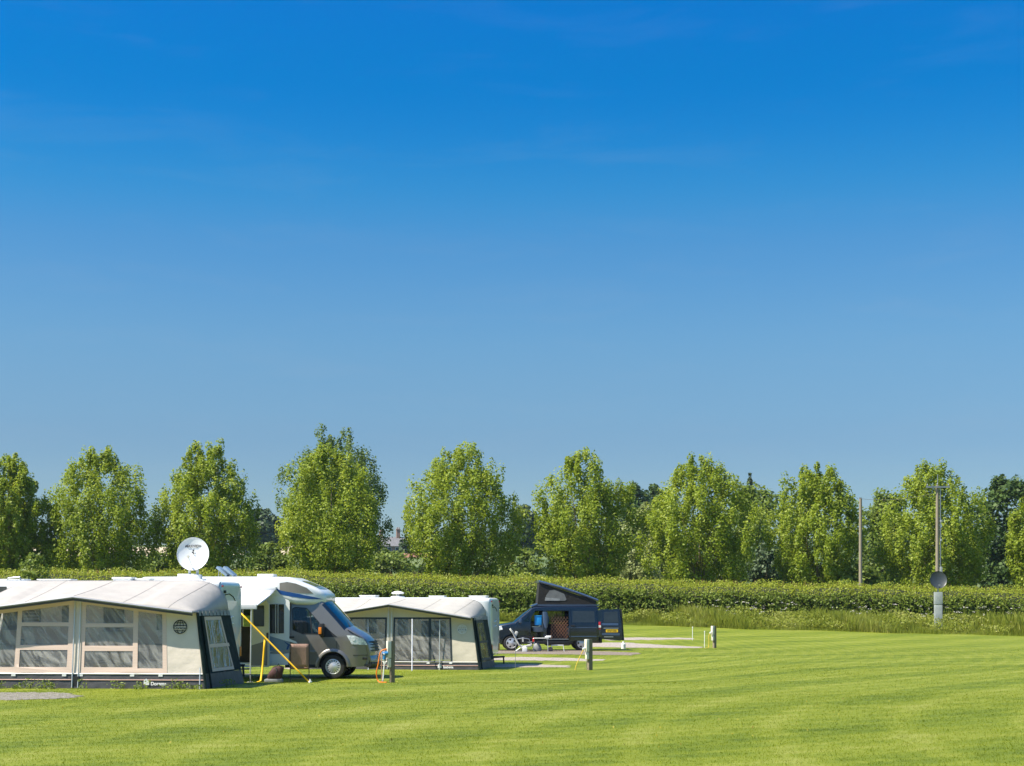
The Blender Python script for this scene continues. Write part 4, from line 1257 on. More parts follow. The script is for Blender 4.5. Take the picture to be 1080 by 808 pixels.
# cab outline, from front bumper foot up over bonnet and windscreen to the roof
line = [(1.00, .34), (1.06, .52), (1.07, .78), (1.03, 1.00), (.96, 1.16), (.80, 1.27), (.58, 1.40), (.40, 1.50), (.10, 1.83), (-.28, 2.24), (-.42, 2.34), (-.9, 2.40), (-1.42, 2.42)]
def Ycab(x, z):
    y = cabY
    y += .24 * max(0, (x - .45) / .62) ** 2 * (1 if x > .45 else 0)
    y += .12 * max(0, z - 1.25) / 1.0
    y += .04 * max(0, .6 - z)
    return y
rC = .09
top_sh = []
for i, pt in enumerate(line):
    n = norm2(line, i)
    # travel goes up and to the left, so the outward side is on the right: flip
    top_sh.append((pt[0] + n[0] * rC, pt[1] + n[1] * rC))
linef = list(line)
def shell_top_r(mb, line, Y, Wd, r, bulge, ids):
    rev = list(reversed(line)); m_ = len(line)
    shell_top(mb, rev, Y, Wd, r, lambda i: bulge(m_ - 1 - i), [m_ - 1 - i for i in reversed(list(ids))])
arch = list(reversed(arc(xw, wr + .02, .44, -5, 185, 16)))
arch = [(p[0], p[1]) for p in arch]
outer = [(-1.42, .36)] + [(-.46, .36)] + arch + [(.46, .36)] + top_sh
# windows: door glass
def pq(px, py): a = FM.q(px, py, cabY); return (a[0], a[1])
dwin = [pq(308, 643), pq(311, 641), pq(322.8, 642), pq(336, 656.5), pq(340.5, 668.5), pq(319, 668), pq(309, 664)]
cb = MB()
fy = lambda x, z, d: (x, Ycab(x, z) + d, z)
fyf = lambda x, z, d: (x, WM - Ycab(x, z) - d, z)
cutsx = [-1.2, -.9, -.6, -.3, .0, .3, .45, .6, .7, .8, .9, 1.0]; cutsz = [.6, .9, 1.1, 1.25, 1.4, 1.6, 1.8, 2.0, 2.2]
cb.plate(outer, [dwin], fy, .03, cutsx, cutsz)
cb.plate(outer, [dwin], fyf, .03, cutsx, cutsz)
bul = lambda i: ((.10, 0) if i <= 4 else ((.06, .05) if i <= 7 else (.02, .03)))
shell_top_r(cb, line, Ycab, WM, rC, bul, range(0, 8))
shell_top_r(cb, line, Ycab, WM, rC, bul, range(9, len(line)))
cab = cb.build('cab', M['bronze'], MH, smooth=42)
ws = MB(); shell_top_r(ws, line, Ycab, WM, rC, lambda i: (.05, .04), range(7, 10)); wso = ws.build('windscreen', M['screen'], MH, smooth=60)
gl = MB(); gl.plate([(p[0], p[1]) for p in dwin], [], lambda x, z, d: fy(x, z, d + .008), .006, [], cutsz); glo = gl.build('door_window', M['autoglass'], MH)
# window seal and divider
wb = MB()
sc = [((p[0] - sum(q_[0] for q_ in dwin) / 7) * 1.05 + sum(q_[0] for q_ in dwin) / 7, (p[1] - sum(q_[1] for q_ in dwin) / 7) * 1.07 + sum(q_[1] for q_ in dwin) / 7) for p in dwin]
wb.plate(sc, [dwin], lambda x, z, d: fy(x, z, d - .006), .012, [], cutsz)
a = pq(326, 645); b_ = pq(329, 668); wb.bar(fy(a[0], a[1], .004), fy(b_[0], b_[1], .004), .03, .012)
wb.build('window_seal', M['black'], glo)
# black quarter triangle before the window
qt = [pq(341.5, 668.5), pq(338.5, 657.5), pq(356, 672), pq(340, 672)]
MB().plate(qt, [], lambda x, z, d: fy(x, z, d - .006), .012).build('mirror_panel', M['black'], MH)
# mirror
mr = MB(); a = pq(340, 664)
mr.box((a[0], cabY - .10, a[1]), (.14, .22, .36)); mr.box((a[0] - .01, cabY - .02, a[1] - .2), (.08, .2, .06))
mro = mr.build('wing_mirror', M['black'], MH, bevel=.035)
MB().box((a[0] - .03, cabY - .222, a[1] - .03), (.09, .02, .20)).build('indicator', M['amber'], mro, bevel=.008)
mr2 = MB(); mr2.box((a[0], WM - cabY + .10, a[1]), (.14, .22, .36)); mr2.build('wing_mirror', M['black'], MH, bevel=.035)
# headlights, grille, bumper, side moulding, arch flare, handle, seams
hl = [pq(365.5, 670), pq(374, 670.5), pq(383, 674), pq(386.5, 680.5), pq(371, 679.5)]
for s_, f_ in ((1, fy), (-1, fyf)):
    hlo = MB().plate(hl, [], lambda x, z, d, f_=f_: f_(x, z, d - .012), .03, [.6, .7, .8, .9]).build('headlight', M['lens'], MH, smooth=50)
    cxh = sum(q_[0] for q_ in hl) / 5; czh = sum(q_[1] for q_ in hl) / 5
    for ox in (-.09, .07):
        MB().plate([(cxh + ox + .06 * math.cos(a), czh + .055 * math.sin(a) - ox * .25) for a in np.linspace(0, 2 * PI, 17)[:-1]], [], lambda x, z, d, f_=f_: f_(x, z, d - .018), .005).build('lamp_reflector', M['dishwhite'], hlo)
g = MB()
P = []
for z in (.80, .88, .96, 1.04, 1.11):
    row = []
    for k_ in range(13):
        y_ = .40 + (WM - .80) * k_ / 12; g_ = 1 - (2 * k_ / 12 - 1) ** 2
        row.append((1.045 + .13 * g_ - max(0, z - .8) * .20, y_, z))
    P.append(row)
g.grid(P)
for z in (.83, .92, 1.0, 1.08):
    g.tube([(1.06 + .13 * (1 - (2 * k_ / 12 - 1) ** 2) - max(0, z - .8) * .20, .40 + (WM - .80) * k_ / 12, z) for k_ in range(13)], .016, 5)
g.build('grille', M['black'], MH)
bp = MB(); bl_ = [(1.02, .32), (1.09, .36), (1.11, .50), (1.08, .66), (1.05, .68)]
shell_top_r(bp, bl_, lambda x, z: Ycab(x, z) + .0, WM, .05, lambda i: (.12, 0), range(5)); bp.build('bumper', M['bronze'], MH, smooth=50)
MB().box((.93, Ycab(.93, .6) - .02, .60), (.16, .03, .07)).build('fog_light', M['black'], MH, bevel=.01)
af = MB(); aa = arc(xw, wr + .02, .47, -2, 182, 18)
P = []
for (x, z) in aa:
    n = ((x - xw) / .47, (z - wr - .02) / .47)
    P.append([(x - n[0] * .06, Ycab(x, z) + .01, z - n[1] * .06), (x - n[0] * .04, Ycab(x, z) - .03, z - n[1] * .04), (x + n[0] * .03, Ycab(x, z) - .022, z + n[1] * .03), (x + n[0] * .05, Ycab(x, z) + .002, z + n[1] * .05)])
af.grid(P); af.build('wheel_arch', M['bronze'], MH, smooth=60)
lbp = MB(); shell_top_r(lbp, [(1.04, .30), (1.115, .37), (1.125, .46), (1.10, .50)], lambda x, z: Ycab(x, z) - .01, WM, .04, lambda i: (.12, 0), range(4)); lbp.build('bumper_trim', M['black'], MH, smooth=50)
bl3 = MB(); bl3.tube([fy(x_, z_, -.004) for x_, z_ in ((.44, 1.44), (.60, 1.34), (.78, 1.235), (.92, 1.13))], .010, 5); bl3.tube([fy(x_, z_, -.003) for x_, z_ in ((.60, .70), (.80, .70), (1.0, .70))], .010, 5); bl3.build('panel_gap', M['black'], MH)
wp_ = MB()
for y_ in (.55, 1.25): wp_.tube([(.44, y_, 1.53), (.26, y_ + .35, 1.72)], .012, 5)
wp_.build('wiper', M['black'], MH)
md = MB(); md.box((-.93, cabY - .012, .80), (.86, .03, .07)); md.build('side_moulding', M['bronze'], MH, bevel=.01)
sl = MB(); sl.box((-.94, cabY + .03, .38), (.95, .06, .10)); sl.build('sill', M['black'], MH, bevel=.01)
hd = MB(); a = pq(307, 672); hd.box((a[0], cabY - .02, a[1]), (.20, .04, .05)); hd.build('door_handle', M['black'], MH, bevel=.012)
sm_ = MB()
for xs_, z0_, z1_ in ((-1.24, .48, 2.2), (-.50 + .62, .9, 1.32)):
    sm_.bar((xs_, Ycab(xs_, z0_) - .002, z0_), (xs_, Ycab(xs_, (z0_ + z1_) / 2) - .002, (z0_ + z1_) / 2), .012, .008)
sm_.build('door_seam', M['black'], MH)
# crease along the door and wing
# inside of the cab: seats and dashboard, dark floor
for y in (.55, 1.75):
    si = MB().box((-.85, y, .95), (.5, .5, .25)).build('seat', M['greyfab'], MH, bevel=.04)
    MB().box((-1.08, y, 1.4), (.16, .48, .8), Matrix.Rotation(R(-8), 3, 'Y')).build('backrest', M['greyfab'], si, bevel=.04)
    MB().box((-1.15, y, 1.9), (.1, .26, .2)).build('headrest', M['greyfab'], si, bevel=.04)
db = MB(); db.box((.05, WM / 2, 1.18), (.55, 1.9, .35)); db.box((-.1, WM / 2, .4), (2.4, 1.9, .06)); db.build('dashboard', M['black'], MH)
swh = MB()
P = [(-.38 + .07 * math.cos(a), 1.75 + .19 * math.cos(a + PI / 2), 1.33 + .17 * math.sin(a + PI / 2)) for a in np.linspace(0, 2 * PI, 21)]
swh.tube([(-.30, 1.75 + .19 * math.cos(a), 1.36 + .19 * math.sin(a)) for a in np.linspace(0, 2 * PI, 21)], .018, 6); swh.build('steering_wheel', M['black'], MH)
for (x, y, s_) in ((xw, cabY + .17, -1), (xw, WM - cabY - .17, 1), (-3.75, .18, -1), (-3.75, WM - .18, 1)):
    wheel(MH, x, y, wr, .22, s_, 16, rimr=.62)
iw = MB()
for y in (cabY + .32, WM - cabY - .32): iw.box((xw, y, .62), (1.0, .05, .6))
iw.box((xw, WM / 2, .55), (.9, 1.4, .4)); iw.build('wheel_well', M['black'], MH)

# coachbuilt body: side shells with doorway
uB = um(305.5)                           # front edge of the white body, near the cab
uE = -5.9
botB = .42; topB = 2.98
dl, dr = um(246, 0), um(264.5, 0)
dz0, dz1 = wm(704), wm(632)
side_out = [(uE, botB + .3), (uE + .1, botB), (-4.2, botB)] + list(reversed(arc(-3.75, .36, .46, 8, 172, 12))) + [(-3.3, botB), (uB - .05, botB)] + [(uB - .02, wm(690)), (uB, wm(635)), (um(302), wm(629)), (um(296), wm(622)), (um(289), wm(614)), (um(284), topB - .10), (um(282), topB - .03), (um(276), topB), (uE + .3, topB), (uE + .15, topB - .06), (uE, topB - .4)]
hw = [(um(284.5), wm(668)), (um(299.5), wm(668)), (um(299.5), wm(637.5)), (um(284.5), wm(637.5))]
bd = MB()
door_hole = [(dl, dz0), (dr, dz0), (dr, dz1 - .12), (dr - .12, dz1), (dl + .12, dz1), (dl, dz1 - .12)]
farwin = [(-3.2, 1.5), (-2.3, 1.5), (-2.3, 2.1), (-3.2, 2.1)]
bd.plate(side_out, [door_hole], lambda x, z, d: (x, d, z), .05)
bd.plate(side_out, [farwin], lambda x, z, d: (x, WM - d, z), .05)
rl_ = [(um(284), topB - .10), (um(282), topB - .03), (um(276), topB), (uE + .3, topB), (uE + .15, topB - .06), (uE, topB - .4), (uE, botB + .3), (uE + .1, botB)]
P = [[(x, 0.0, z), (x, .04, z + .02), (x, WM / 2, z + .05), (x, WM - .04, z + .02), (x, WM, z)] for (x, z) in rl_]
bd.grid(P)
bd.box(((uE + uB) / 2, WM / 2, botB + .03), (uB - uE - .2, WM - .12, .05))
bod = bd.build('body', M['white'], MH, smooth=35)
# interior: kitchen unit, far wall lockers, step
it = MB(); it.box((um(262, 1.2), 1.25, 1.0), (.7, .5, 1.05)); it.box((-1.75, 1.2, 1.0), (.08, 1.8, 1.1)); it.box((-4.4, 1.1, 1.6), (.08, 1.9, 2.2)); it.box((-3.0, WM - .3, .95), (2.3, .45, .9))
it.build('cupboard', M['interior'], MH)
it2 = MB(); it2.box((-2.8, WM - .09, 1.75), (.04, .04, .7)); it2.build('interior_fitting', M['interiordark'], MH)
MB().plate([(-3.18, 1.52), (-2.32, 1.52), (-2.32, 2.08), (-3.18, 2.08)], [], lambda x, z, d: (x, WM - .03 + d, z), .006).build('far_window', M['autoglass'], MH)
stp = MB(); stp.box(((dl + dr) / 2, -.16, .30), (.55, .32, .04)); stp.build('entry_step', M['metalgrey'], MH, bevel=.008)
# side window and graphics (proud of the body)
MB().plate(hw, [], lambda x, z, d: (x, -.012 + d, z), .014).build('side_window', M['darkglass'], MH, bevel=.004)
wrl = MB()
for px in (291, 293.5): wrl.bar((um(px), -.03, wm(669)), (um(px), -.03, wm(637)), .02, .02)
wrl.build('window_stay', M['pole'], MH)
def gfx(name, pts, m, y=-.006, t=.006, f=None):
    return MB().plate([(um(a), wm(b)) for a, b in pts], [], f or (lambda x, z, d: (x, y + d, z)), t).build(name, m, MH)
gfx('swoosh_graphic', [(284.5, 670), (306, 676), (306, 682), (304, 688.5), (284.5, 686.5)], M['ltblue'])
gfx('swoosh_graphic', [(285, 668.5), (302, 672.5), (312, 676.5), (314, 679), (300, 675.5), (285, 671)], M['white'], -.010, .010)
gfx('swoosh_graphic', [(299, 676), (306, 680), (303.5, 686), (302, 685), (303.5, 680.5)], M['blue'], -.009, .004)
gfx('swoosh_graphic', [(285, 687.5), (309, 684.5), (308.5, 688), (298, 690), (285, 689.5)], M['greygraphic'], -.009, .004)
ls = MB(); ls.plate([(um(285), wm(690.5)), (um(301), wm(690.5)), (um(301), wm(700)), (um(285), wm(700))], [], lambda x, z, d: (x, -.012 + d, z), .012); ls.build('service_hatch', M['white'], MH, bevel=.004)
gy = MB(); gy.plate([(uB - .02, wm(703)), (uB + .12, wm(703)), (uB + .12, wm(690)), (uB - .02, wm(690))], [], lambda x, z, d: (x, .02 + d, z), .03); gy.build('corner_panel', M['greygraphic'], MH)
# open door, hinged at the right of the doorway, swung flat against the side
dd = thing_door = bpy.data.objects.new('door', None); COL.objects.link(dd); dd.parent = MH
dd.location = (dr + .02, -.03, 0); dd.rotation_euler = (0, 0, R(-14))
Wd_ = um(284.5) - um(264.5) + .03
dm = MB(); dm.plate([(0, dz0 + .02), (Wd_ - .02, dz0 + .02), (Wd_, dz0 + .1), (Wd_, dz1 - .14), (Wd_ - .12, dz1 - .01), (.06, dz1 - .01), (0, dz1 - .08)], [], lambda x, z, d: (x, d - .04, z), .045)
dmo = dm.build('door', M['cream'], MH, bevel=.012); dmo.location = dd.location; dmo.rotation_euler = dd.rotation_euler
bpy.data.objects.remove(dd)
MB().plate([(.10, 1.55), (Wd_ - .16, 1.55), (Wd_ - .16, 2.15), (.10, 2.15)], [], lambda x, z, d: (x, -.055 + d, z), .014).build('door_window', M['darkglass'], dmo, bevel=.005)
MB().plate([(.04, dz0 + .07), (Wd_ - .07, dz0 + .07), (Wd_ - .07, 1.12), (.04, .98)], [], lambda x, z, d: (x, -.06 + d, z), .02).build('door_pocket', M['beigegrey'], dmo, bevel=.006)
MB().box((Wd_ - .05, -.055, 1.28), (.04, .03, .16)).build('handle', M['black'], dmo, bevel=.006)

# overcab (luton) with rounded nose
LS = [(-2.0, 2.44, 2.99, 0.0), (-1.62, 2.36, 3.0, .0), (-1.3, 2.24, 2.99, .0), (-1.08, 2.18, 2.90, .02), (-.82, 2.17, 2.80, .06), (-.58, 2.17, 2.70, .12), (-.40, 2.18, 2.60, .19), (-.29, 2.22, 2.51, .27), (-.25, 2.29, 2.44, .38)]
def lut(x):
    xs_ = [l[0] for l in LS]
    return tuple(np.interp(x, xs_, [l[k] for l in LS]) for k in (1, 2, 3))
lb = MB(); P = []
for (x, zb, zt, ins) in LS:
    r = min(.14, (zt - zb) * .45); row = []
    y0, y1 = ins - .015, WM - ins + .015
    for (cy, cz_, a0) in ((y1 - r, zt - r, 0), (y0 + r, zt - r, 90), (y0 + r, zb + r, 180), (y1 - r, zb + r, 270)):
        for k in range(6):
            a = R(a0 + 90 * k / 5); row.append((x, cy + r * math.cos(a), cz_ + r * math.sin(a)))
    P.append(row + row[:1])
lb.grid(P); lb.add(P[-1][:-1], [tuple(range(24))]); lb.add(P[0][:-1], [tuple(range(24))])
luton = lb.build('overcab', M['white'], MH, smooth=60)
def lf(x, z, d): return (x, lut(x)[2] - .022 + d, z)
def lq(px, py): a = FM.q(px, py); return (a[0], a[1])
MB().plate([lq(295, 615), lq(303, 613.8), lq(312, 615.5), lq(323, 620), lq(330, 626.2), lq(316, 625.8), lq(303, 624.2), lq(295, 622.5)], [], lf, .012, [-1.4, -1.2, -1.0, -.8, -.7, -.6]).build('side_graphic', M['beigegrey'], luton)
MB().plate([lq(289.5, 619.5), lq(296, 622.8), lq(310, 625.5), lq(330, 629.6), lq(340, 632.2), lq(326, 632), lq(308, 629.5), lq(296, 627)], [], lf, .012, [-1.4, -1.2, -1.0, -.8, -.7, -.6, -.5, -.4]).build('blue_stripe', M['blue'], luton)
# skylight in the luton slope
sk_ = MB(); P = []
for x in np.linspace(-1.02, -.48, 6):
    z = lut(x)[1] + .012
    P.append([(x, y, z) for y in np.linspace(.55, WM - .55, 5)])
sk_.grid(P); sk_.build('skylight', M['winglass'], luton)
# roof aerials / raised solar panels with struts
def tilt_panel(x, y):
    b = MB(); rt = Matrix.Rotation(R(40), 3, 'Y')
    b.box((x, y, topB + .20), (.40, .45, .07), rt)
    o = b.build('solar_panel', M['ltblue'], MH, bevel=.008)
    s = MB(); s.bar((x - .1, y - .15, topB + .02), (x - .1, y - .15, topB + .26), .02, .02); s.bar((x - .1, y + .15, topB + .02), (x - .1, y + .15, topB + .26), .02, .02)
    s.build('strut', M['metalgrey'], o)
tilt_panel(um(235.5, 1.0), 1.0); tilt_panel(um(242.5, 1.0), 1.0)
rv = MB(); rv.box((-4.6, 1.1, topB + .08), (.5, .5, .1)); rv.box((-2.2, 1.2, topB + .08), (.5, .5, .09)); rv.build('roof_vent', M['plastic'], MH, bevel=.02)

# wind-out canopy: cassette, fabric, lead rail and two legs
CN = thing('canopy', 'white wind-out canopy reaching out from the motorhome side', 'canopy'); FM.place(CN)
u0, u1 = um(291), um(291) - 3.6
za = 2.62; ext = 2.55; zo = 2.14
ys = [-.08 - (ext - .08) * i / 8 for i in range(9)]
cf = MB(); P = []
for i, y in enumerate(ys):
    z = za + (zo - za) * i / 8 - .05 * math.sin(PI * i / 8)
    P.append([(u1 + (u0 - u1) * k / 12, y, z) for k in range(13)])
cf.grid(P); fo = cf.build('fabric', M['awning'], CN, smooth=60)
so_ = fo.modifiers.new('thick', 'SOLIDIFY'); so_.thickness = .006
MB().box(((u0 + u1) / 2, -.07, za + .03), (u0 - u1 + .06, .12, .13)).build('cassette', M['plastic'], CN, bevel=.03)
lr = MB().box(((u0 + u1) / 2, -ext - .03, zo - .02), (u0 - u1 + .06, .07, .14)).build('lead_rail', M['plastic'], CN, bevel=.015)
MB().box((u0 - .65, -ext - .068, zo - .02), (.16, .004, .045)).build('rail_badge', M['red'], lr)
for x in (u0 - .12, u1 + .12):
    lg_ = MB(); zt = zo - .06
    p0 = FM.world(x, -ext - .03); zl = float(gz(p0.x, p0.y)) - FM.zg
    lg_.tube([(x, -ext - .03, zt), (x - .03, -ext - .05, zl)], .018, 8); lg_.box((x - .03, -ext - .05, zl + .015), (.16, .10, .03)); lg_.build('leg', M['pole'], CN)
rb_ = MB(); rb_.bar((u0 - .03, -.1, za - .06), (u0 - .03, -ext, zo - .02), .03, .03); rb_.bar((u1 + .03, -.1, za - .06), (u1 + .03, -ext, zo - .02), .03, .03); rb_.build('arm', M['plastic'], CN)

# yellow storm straps
def strap(name, label, pts, w, m, cat):
    b = MB()
    P = []
    for p in pts: P.append([(p[0] - w / 2, p[1], p[2]), (p[0] + w / 2, p[1], p[2])])
    b.grid(P)
    o = b.build(name, m)
    s = o.modifiers.new('thick', 'SOLIDIFY'); s.thickness = .006
    tag(o, label, cat)
    return o
def wp(px, py, d): return Vector(((px - 540) * d / F, d, CAMZ + (YH - py) * d / F))
def wg(px, d, lift=0): x = (px - 540) * d / F; return Vector((x, d, float(gz(x, d)) + lift))
a = wp(248, 640.5, 41.7); b_ = wg(326, 41.2, .03)
strap('storm_strap', 'long taut yellow storm strap running from the canopy rail down to the grass', [a.lerp(b_, i / 6) for i in range(7)], .058, M['yellow'], 'strap')
pg = MB(); pg.lathe([(0, -.02), (.05, -.02), (.05, .03), (0, .04)], (0, 0, 0), 'Z', 12); pg.tube([(0, 0, .03), (0, 0, .09)], .02, 8)
o = pg.build('ground_anchor', M['plastic']); o.location = b_ + Vector((.03, 0, -.01)); tag(o, 'small white ground anchor at the foot of the long yellow strap', 'anchor')
pts = [wp(279.5, 672.5, 41.6), wp(278.5, 685, 41.6), wp(277.5, 698, 41.6), wp(276.5, 708, 41.55), wg(275, 41.4, .06), wg(271.5, 41.2, .03)]
strap('storm_strap', 'short slack yellow strap end hanging beside the canopy leg', pts, .055, M['yellow'], 'strap')

# things in front of the motorhome
def camp_chair(px, d, yaw, wpx, toppy, seatm, label, group=None, name='camp_chair'):
    """folding chair seen from behind: back panel, seat, two leg frames"""
    p = wg(px, d)
    t = thing(name, label, 'folding chair', p, R(yaw), group)
    w = wpx * d / F; H = CAMZ + (YH - toppy) * d / F - p.z
    bk = MB(); P = []
    for i in range(7):
        z = .40 + (H - .40) * i / 6; y = -.22 - .10 * (z - .4)
        P.append([(-w / 2 + w * k / 6, y + .02 * math.sin(PI * k / 6), z) for k in range(7)])
    bk.grid(P); o = bk.build('backrest', seatm, t, smooth=60); s = o.modifiers.new('thick', 'SOLIDIFY'); s.thickness = .02
    st_ = MB(); P = []
    for i in range(5):
        P.append([(-w / 2 + w * k / 5, -.22 + .44 * i / 4, .42 - .04 * math.sin(PI * i / 4)) for k in range(6)])
    st_.grid(P); o = st_.build('seat', seatm, t, smooth=60); s = o.modifiers.new('thick', 'SOLIDIFY'); s.thickness = .02
    for sg in (-1, 1):
        x = sg * (w / 2 + .015)
        f = MB(); f.tube([(x, -.22 - .1 * (H - .4), H), (x, -.22, .42), (x, -.26, 0)], .013, 6); f.tube([(x, .24, .40), (x, .26, 0)], .013, 6); f.tube([(x, -.24, .42), (x, .25, .42)], .013, 6)
        f.tube([(x, -.25, .62), (x, .2, .60)], .016, 6); f.build('leg_frame', M['black'], t)
    cr = MB(); cr.tube([(-w / 2, -.25, .1), (w / 2, -.25, .1)], .01, 6); cr.build('stretcher', M['black'], t)
    return t
camp_chair(316, 42.6, 8, 18.5, 679, M['brownchair'], 'tan brown folding chair standing beside the motorhome cab door')
# maroon bag on grey base
p = wg(291.5, 42.4)
t = thing('rucksack', 'dark maroon bag slumped on the grass under the side of the motorhome', 'bag', p)
bg = MB(); P = []
for (z, w, dp, off) in ((.10, .16, .12, -.06), (.16, .21, .15, -.05), (.26, .20, .15, -.02), (.36, .18, .14, .03), (.43, .15, .11, .06), (.45, .04, .03, .07)):
    P.append([(off + w * math.copysign(abs(math.cos(a)) ** .6, math.cos(a)), dp * math.copysign(abs(math.sin(a)) ** .7, math.sin(a)), z + .015 * math.sin(3 * a)) for a in np.linspace(0, 2 * PI, 25)])
bg.grid(P); bg.add(P[-1][:-1], [tuple(range(24))]); bg.build('sack', M['maroon'], t, smooth=60)
bs = MB(); bs.box((-.07, 0, .05), (.5, .3, .10)); bs.build('base', M['greyfab'], t, bevel=.03)
st_ = MB(); st_.tube([(.0, -.13, .42), (.05, -.2, .3), (.0, -.17, .15)], .015, 6); st_.tube([(.02, 0, .44), (.06, 0, .52), (.1, 0, .44)], .014, 6); st_.build('strap', M['black'], t)
# low folding step by the doorway
p = wg(258, 41.3)
t = thing('step_stool', 'low grey folding stool on the grass by the dark doorway', 'stool', p)
b = MB(); b.box((0, 0, .24), (.34, .26, .025)); b.build('seat', M['metalgrey'], t, bevel=.006)
for sx in (-1, 1):
    b = MB(); b.tube([(sx * .15, -.11, .23), (sx * .17, -.13, 0)], .011, 6); b.tube([(sx * .15, .11, .23), (sx * .17, .13, 0)], .011, 6); b.tube([(sx * .165, -.12, .08), (sx * .165, .12, .08)], .01, 6); b.build('leg', M['black'], t)
# furniture inside the near awning
def awn_world(fr, px, v): return fr.world(fr.u(px, v), v, 0)
def put_chair(fr, px, v, yaw, wpx, toppy, m, label):
    d = fr.y0 + v
    return camp_chair(px, d, yaw, wpx, toppy, m, label)
put_chair(FN, 36, 1.1, -60, 18, 674, M['teal'], 'teal folding chair behind the left window of the near awning')
put_chair(FN, 117, 1.3, 40, 17, 681, M['interiordark'], 'dark folding chair behind the right window of the near awning')
put_chair(FN, 160, 1.2, -35, 17, 684, M['greyfab'], 'grey folding chair behind the narrow window of the near awning')
def camp_table(p, w, dp, h, label, topm, legm, name='camp_table'):
    t = thing(name, label, 'table', p)
    b = MB(); b.box((0, 0, h - .015), (w, dp, .03)); b.build('table_top', topm, t, bevel=.008)
    for sx in (-1, 1):
        for sy in (-1, 1):
            MB().tube([(sx * (w / 2 - .05), sy * (dp / 2 - .05), h - .03), (sx * (w / 2 - .03), sy * (dp / 2 - .03), 0)], .013, 6).build('leg', legm, t)
    return t
p = FF.world(FF.u(433, 1.3), 1.3); p.z = float(gz(p.x, p.y))
camp_table(p, .85, .6, .62, 'brown topped table inside the far awning', M['trellis'], M['pole'])
p = FN.world(FN.u(60, 1.9), 1.9); p.z = float(gz(p.x, p.y))
camp_table(p, 1.1, .6, .66, 'grey camping table inside the near awning', M['greygraphic'], M['pole'])

# guy poles leaning in front of the far awning and near awning
def guy_pole(px0, py0, d0, px1, d1, label, r=.012, m='pole'):
    a = wp(px0, py0, d0); b = wg(px1, d1)
    mb_ = MB(); mb_.tube([a - b, Vector((0, 0, -.03))], r, 6)
    mb_.tube([Vector((0, 0, .0)), Vector((-.05, 0, .03))], .008, 5)
    o = mb_.build('guy_pole', M[m]); o.location = b
    return tag(o, label, 'pole')
guy_pole(434.8, 653, 51.0, 434.6, 50.2, 'thin pale pole standing before the middle window of the far awning', .018)
guy_pole(463.8, 654, 51.1, 463.6, 51.0, 'thin pale pole before the right window of the far awning', .016)
guy_pole(211, 704, 35.0, 210.5, 34.9, 'short pale peg pole at the right corner of the near awning skirt', .014)
guy_pole(388.2, 653.5, 51.6, 388.6, 51.0, 'pale pole beside the motorhome bonnet before the left window of the far awning', .014)


# ------------------------------------------------------------------ hook-up posts
def hookup(px, d, toppy, label, wpx, boxside, cables, lean=0.0):
    p = wg(px, d)
    H = CAMZ + (YH - toppy) * d / F - p.z
    t = thing('hookup_post', label, 'post', p, R(28), 'wooden electric hook-up posts on the pitches')
    w = .86 * wpx * d / F
    b = MB(); P = []
    for (z, k) in ((-.2, 1.0), (.0, 1.0), (H * .5, .98), (H * .93, .96), (H, .88)):
        P.append([(x * w / 2 * k + lean * z, y * w / 2 * k, z) for x, y in ((-1, -1), (1, -1), (1, 1), (-1, 1), (-1, -1))])
    b.grid(P); b.add(P[-1][:-1], [(0, 1, 2, 3)])
    b.build('post', M['wood'], t, smooth=0)
    bx = MB(); bh = H * .40
    bx.box((-w * .5 - .055, -.02, H - bh / 2 - .0), (.11, w * 1.05, bh)); bx.box((-w * .5 - .045, -.02, H - bh - .14), (.09, w * .8, .24))
    bo = bx.build('socket_box', M['cream'], t, bevel=.012)
    cp = MB(); cp.tube([(-w * .5 - .10, -.02, H - bh * .7), (-w * .5 - .22, -.03, H - bh * .78)], .035, 8); cp.build('plug', M['plastic'], bo)
    return t, p, H, w
t, p, H, w = hookup(413.6, 41.6, 676, 'nearest wooden hook-up post with cream socket box, before the motorhome nose', 5.0, -1, None)
def cable(name, label, pts, r, m):
    b = MB()
    # smooth through the points
    out = []
    P = [Vector(q_) for q_ in pts]
    for i in range(len(P) - 1):
        p0 = P[max(0, i - 1)]; p1 = P[i]; p2 = P[i + 1]; p3 = P[min(len(P) - 1, i + 2)]
        for k in range(6):
            s = k / 6
            out.append(.5 * ((2 * p1) + (-p0 + p2) * s + (2 * p0 - 5 * p1 + 4 * p2 - p3) * s * s + (-p0 + 3 * p1 - 3 * p2 + p3) * s ** 3))
    out.append(P[-1])
    o0 = out[-1]
    b.tube([q_ - o0 for q_ in out], r, 7)
    o = b.build(name, m, smooth=80); o.location = o0
    return tag(o, label, 'cable' if 'cable' in name else 'hose')
d = 41.5
cable('power_cable', 'orange power cable hanging from the nearest hook-up post', [wp(408.2, 684.5, d), wp(403, 686, d), wp(400.5, 690, d), wp(399, 700, d), wp(397, 710, d), wg(399, d, .05), wg(404, d - .3, .02), wg(408, d - .5, .02)], .016, M['orange'])
cable('water_hose', 'pale grey hose with blue connector hanging at the nearest hook-up post', [wp(408, 690, d), wp(406, 693, d), wp(405.5, 700, d), wp(404.5, 709, d), wg(403.5, d, .02), wg(400, d + .3, .015)], .018, M['plastic'])
cb_ = MB(); cb_.tube([(-.08, 0, 0), (.08, 0, .02)], .05, 8); cb_.tube([(-.02, 0, 0), (-.03, 0, -.16)], .04, 8)
o = cb_.build('hose_connector', M['bluehook']); o.location = wp(406.4, 689.5, d - .02); tag(o, 'small blue hose connector at the socket box of the nearest post', 'connector')
